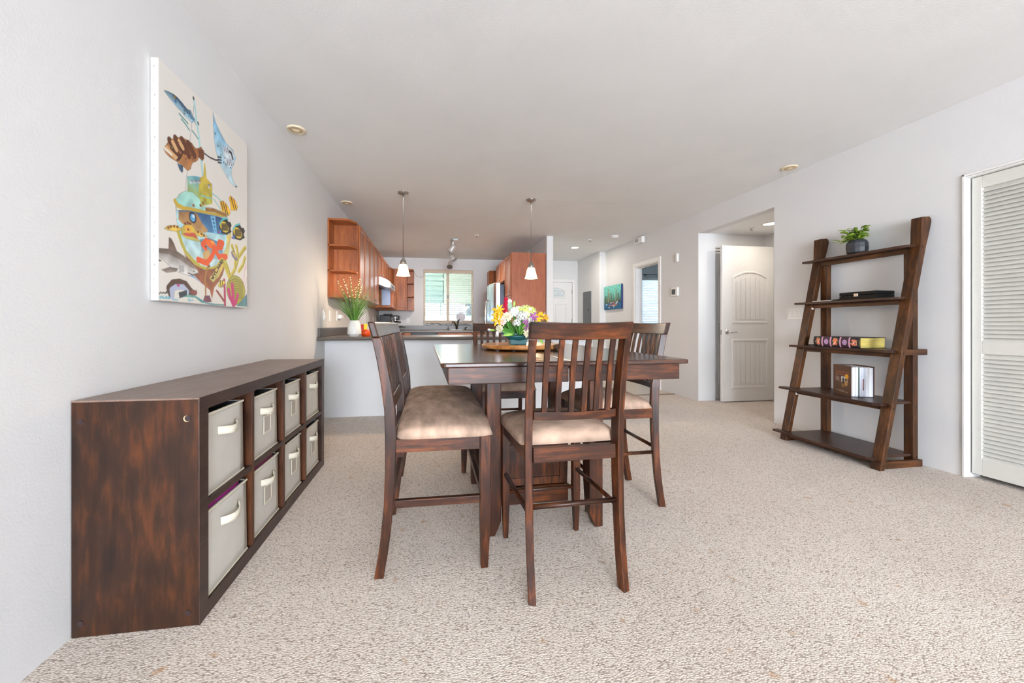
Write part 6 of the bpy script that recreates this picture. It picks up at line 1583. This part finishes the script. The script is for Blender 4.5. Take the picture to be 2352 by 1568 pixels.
# plant on the top board
t = Thing('potted_plant', 'small leafy green plant in a slate grey pot on the top board', 'plant', (3.352, 2.566, 1.5625))
zc = 1.5625
t.part('pot', MB().lathe([(0.054, 0), (0.064, 0.012), (0.067, 0.05), (0.066, 0.085), (0.056, 0.105), (0.042, 0.113), (0.038, 0.113), (0.04, 0.07)], (3.352, 2.566, zc), 14), M['pot'], smooth=False, bevel=0.004)
lm = [MB().leaf((0, 0, 0), (1, 0, 0.12), (0, 0, 1), L, w_, 0.3, 0.25, n=5).mesh('leaf', smooth=True) for L, w_ in ((0.056, 0.030), (0.046, 0.026), (0.036, 0.020))]
lmat = [plain('shelf_leaf_%d' % k, c, 0.45) for k, c in enumerate(((118, 146, 30), (90, 120, 28), (150, 174, 52)))]
for m_, q in zip(lm, lmat): m_.materials.append(q)
rng = random.Random(17)
for s in range(20):
    a = rng.uniform(0, 2*math.pi); el = rng.uniform(0.25, 1.35); L = rng.uniform(0.07, 0.125)
    if s == 0: a, el, L = R(105), 0.12, 0.135
    d = Vector((math.cos(a)*math.cos(el)*0.62, math.sin(a)*math.cos(el), math.sin(el)))
    base = Vector((3.352, 2.566, zc+0.106)); tip = base+d*L
    stm = t.part('twig', MB().tube([base, base+d*L*0.5+Vector((0, 0, 0.006)), tip], 0.0014, 5), lmat[1])
    for k in range(6):
        q = 0.35+0.65*k/5; p = base+d*L*q; yaw = a+rng.uniform(-1.2, 1.2)+(0.9 if k % 2 else -0.9)*(k < 5); pt = rng.uniform(-0.6, 0.3)
        o = mkobj('leaf', rng.choice(lm), None, t.o, (p.x-3.352, p.y-2.566, p.z-zc)); o.rotation_euler = (rng.uniform(-.5, .5), pt, yaw)
# black case
t = Thing('black_case', 'flat black case with a silver latch on the second board from the top', 'case', (3.335, 2.493, 1.1955))
t.part('base', MB().box(3.252, 3.42, 2.365, 2.622, 1.1955, 1.229), M['leather'], bevel=0.003)
t.part('lid', MB().box(3.252, 3.42, 2.365, 2.622, 1.2305, 1.2555), M['leather'], bevel=0.003)
t.part('latch', MB().box(3.2465, 3.252, 2.482, 2.512, 1.217, 1.243), M['chrome'], bevel=0.003)
t = Thing('paper_stack', 'thin stack of white paper with a dark folder beside the black case', 'papers', (3.33, 2.74, 1.1955))
t.part('sheets', MB().box(3.265, 3.39, 2.70, 2.852, 1.1955, 1.2045), M['white'])
t.part('folder', MB().box(3.26, 3.395, 2.64, 2.73, 1.2046, 1.2086), plain('slate_folder', (70, 78, 86), 0.5))
# thick floral book lying on the middle board
bz0 = 0.8225; y0, y1, xs, xe, th = 2.405, 2.752, 3.168, 3.40, 0.082
t = Thing('floral_book', 'thick book with black floral spine and gilt page edges on the middle board', 'book', ((xs+xe)/2, (y0+y1)/2, bz0))
t.part('pages', MB().box(xs+0.012, xe-0.006, y0+0.005, y1-0.005, bz0+0.004, bz0+th-0.004), plain('gilt_edge', (196, 176, 96), 0.4, noise=0.25, nscale=30, stretch=(0.3, 0.3, 9)))
ck = plain('black_cover', (30, 26, 26), 0.5)
t.part('cover', MB().box(xs+0.006, xe, y0, y1, bz0, bz0+0.004), ck); t.part('cover', MB().box(xs+0.006, xe, y0, y1, bz0+th-0.004, bz0+th), ck)
rr = random.Random(9); it = []
for c in (0.115, 0.5, 0.885):
    for k in range(26):
        a = rr.uniform(0, 6.28); r = rr.uniform(0.2, 1.0)
        it.append(('E', rr.choice(((214, 150, 90), (90, 120, 60), (220, 170, 120), (150, 60, 60))), (0.011, 0.045), None, [(c+0.062*r*math.cos(a), 0.5+0.36*r*math.sin(a))]))
    for dx, dy, col in ((0, 0, (236, 150, 130)), (-.022, .16, (226, 96, 50)), (.022, .14, (232, 120, 70)), (.02, -.14, (230, 100, 56)), (-.02, -.12, (240, 170, 140))):
        it.append(('E', col if c == 0.5 else (236, 168, 156) if dx == 0 else (220, 120, 90), (0.021, 0.09), None, [(c+dx, 0.5+dy)]))
for c in (0.3, 0.7):
    it.append(('P', (66, 34, 50), (52, 28, 42), None, [(c-.068, .04), (c+.068, .04), (c+.068, .96), (c-.068, .96)]))
    it.append(('E', (218, 190, 222), (0.047, 0.2), (110, 60, 90), [(c, 0.5)])); it.append(('E', (176, 140, 190), (0.026, 0.11), (120, 80, 130), [(c, 0.5)]))
for c in (0.205, 0.395, 0.605, 0.795): it.append(('L', (222, 164, 190), 0.0105, None, [(c, 0), (c, 1)])); it.append(('L', (150, 80, 110), 0.002, None, [(c, 0), (c, 1)]))
C = paint(it, 0.347, 0.095, 150, 34, (30, 28, 30), 0.0008); oo = t.o.location
def sp(u, v):
    a = math.pi*(v-0.5)*0.8; return (xs+0.008-0.016*math.cos(a)+0.0-oo.x, y1-(y1-y0)*u-oo.y, bz0+th/2+(th/2)*math.sin(a)/math.sin(math.pi*0.4)-oo.z)
sp_o = mkobj('spine', print_mesh('spine', sp, C), PM, t.o)
md = sp_o.modifiers.new('thickness', 'SOLIDIFY'); md.thickness = 0.002; md.offset = -1
for p in sp_o.data.polygons: p.use_smooth = True
# standing book
t = Thing('standing_book', 'brown book with fanned white pages standing on the second board from below', 'book', (3.19, 2.616, 0.4555), R(-108.4), local=True)
Wc, Hc = 0.187, 0.23
cv = plain('brown_cover', (92, 62, 44), 0.5, noise=0.06, nscale=30)
t.part('cover', MB().box(0, Wc, 0, 0.003, 0, Hc), cv); t.part('cover', MB().box(0, Wc, 0.15, 0.153, 0, Hc), cv); t.part('spine', MB().box(0, 0.003, 0.003, 0.15, 0, Hc), cv)
rr = random.Random(2)
pc = [plain('page_%d' % k, c, 0.7) for k, c in enumerate(((226, 228, 234), (210, 214, 224), (236, 236, 238), (62, 82, 74), (150, 96, 92)))]
n = 15
for k in range(n):
    ya_, yb_ = 0.004+0.145*k/n, 0.004+0.145*(k+1)/n-0.0007; ins = 0.006+0.004*rr.random()
    t.part('pages', MB().box(0.004, Wc-ins, ya_, yb_, 0.003, Hc-0.006-0.004*rr.random()), pc[3] if k == 5 else pc[rr.randrange(3)])
t.part('bookmark', MB().box(Wc-0.008, Wc-0.0035, 0.083, 0.087, 0.05, 0.135), pc[4])
def text(body, size, loc, mat, name='lettering'):
    c = bpy.data.curves.new('txt', 'FONT'); c.body = body; c.size = size; c.extrude = 0.0001; c.resolution_u = 3
    o = bpy.data.objects.new('txt', c); COL.objects.link(o); dg = bpy.context.evaluated_depsgraph_get(); dg.update()
    me = bpy.data.meshes.new_from_object(o.evaluated_get(dg)); me.name = name
    bpy.data.objects.remove(o, do_unlink=True); bpy.data.curves.remove(c)
    for v in me.vertices: x, y, z = v.co; v.co = (x+loc[0], loc[1]-z, y+loc[2])
    me.materials.clear(); me.materials.append(mat); return me
om = plain('orange_ink', (206, 120, 84), 0.6); wm = plain('pale_ink', (190, 168, 150), 0.6)
mkobj('lettering', text('The Inner World of', 0.0172, (0.026, -0.0003, 0.172), om), None, t.o)
mkobj('lettering', text('Farm Animals', 0.0172, (0.026, -0.0003, 0.153), om), None, t.o)
for k in range(6): t.part('small_print', MB().box(0.026, 0.072-0.006*(k % 3), -0.0004, 0, 0.108+0.006*k, 0.1105+0.006*k), wm)
for k in range(2): t.part('small_print', MB().box(0.026+0.04*k, 0.115+0.04*k, -0.0004, 0, 0.034-0.008*k, 0.0365-0.008*k), wm)
pm = [('P', (206, 210, 214), (150, 130, 100), None, [(0, 0), (1, 0), (1, 1), (0, 1)]), ('P', (120, 90, 56), (86, 62, 42), None, [(0, 0), (1, 0), (1, .55), (0, .45)]), ('P', (30, 34, 44), (44, 40, 40), None, [(.22, .35), (.42, .35), (.46, .8), (.34, .95), (.2, .8)]),
      ('E', (186, 140, 80), (.22, .28), None, [(.75, .4)]), ('E', (110, 76, 44), (.2, .12), None, [(.75, .72)]), ('E', (150, 110, 60), (.2, .2), None, [(.3, .15)])]
C = paint(pm, 0.072, 0.10, 36, 44, (150, 140, 120), 0.0015)
mkobj('photo', print_mesh('photo', lambda u, v: (0.085+0.068*u, -0.0004, 0.062+0.082*v), C), PM, t.o)
t.part('sticker', MB().prism([(0.143+0.0185*math.cos(R(a)), 0.148+0.0185*math.sin(R(a))) for a in range(0, 360, 15)], 'y', -0.0008, 0), plain('gold_sticker', (226, 160, 30), 0.4))
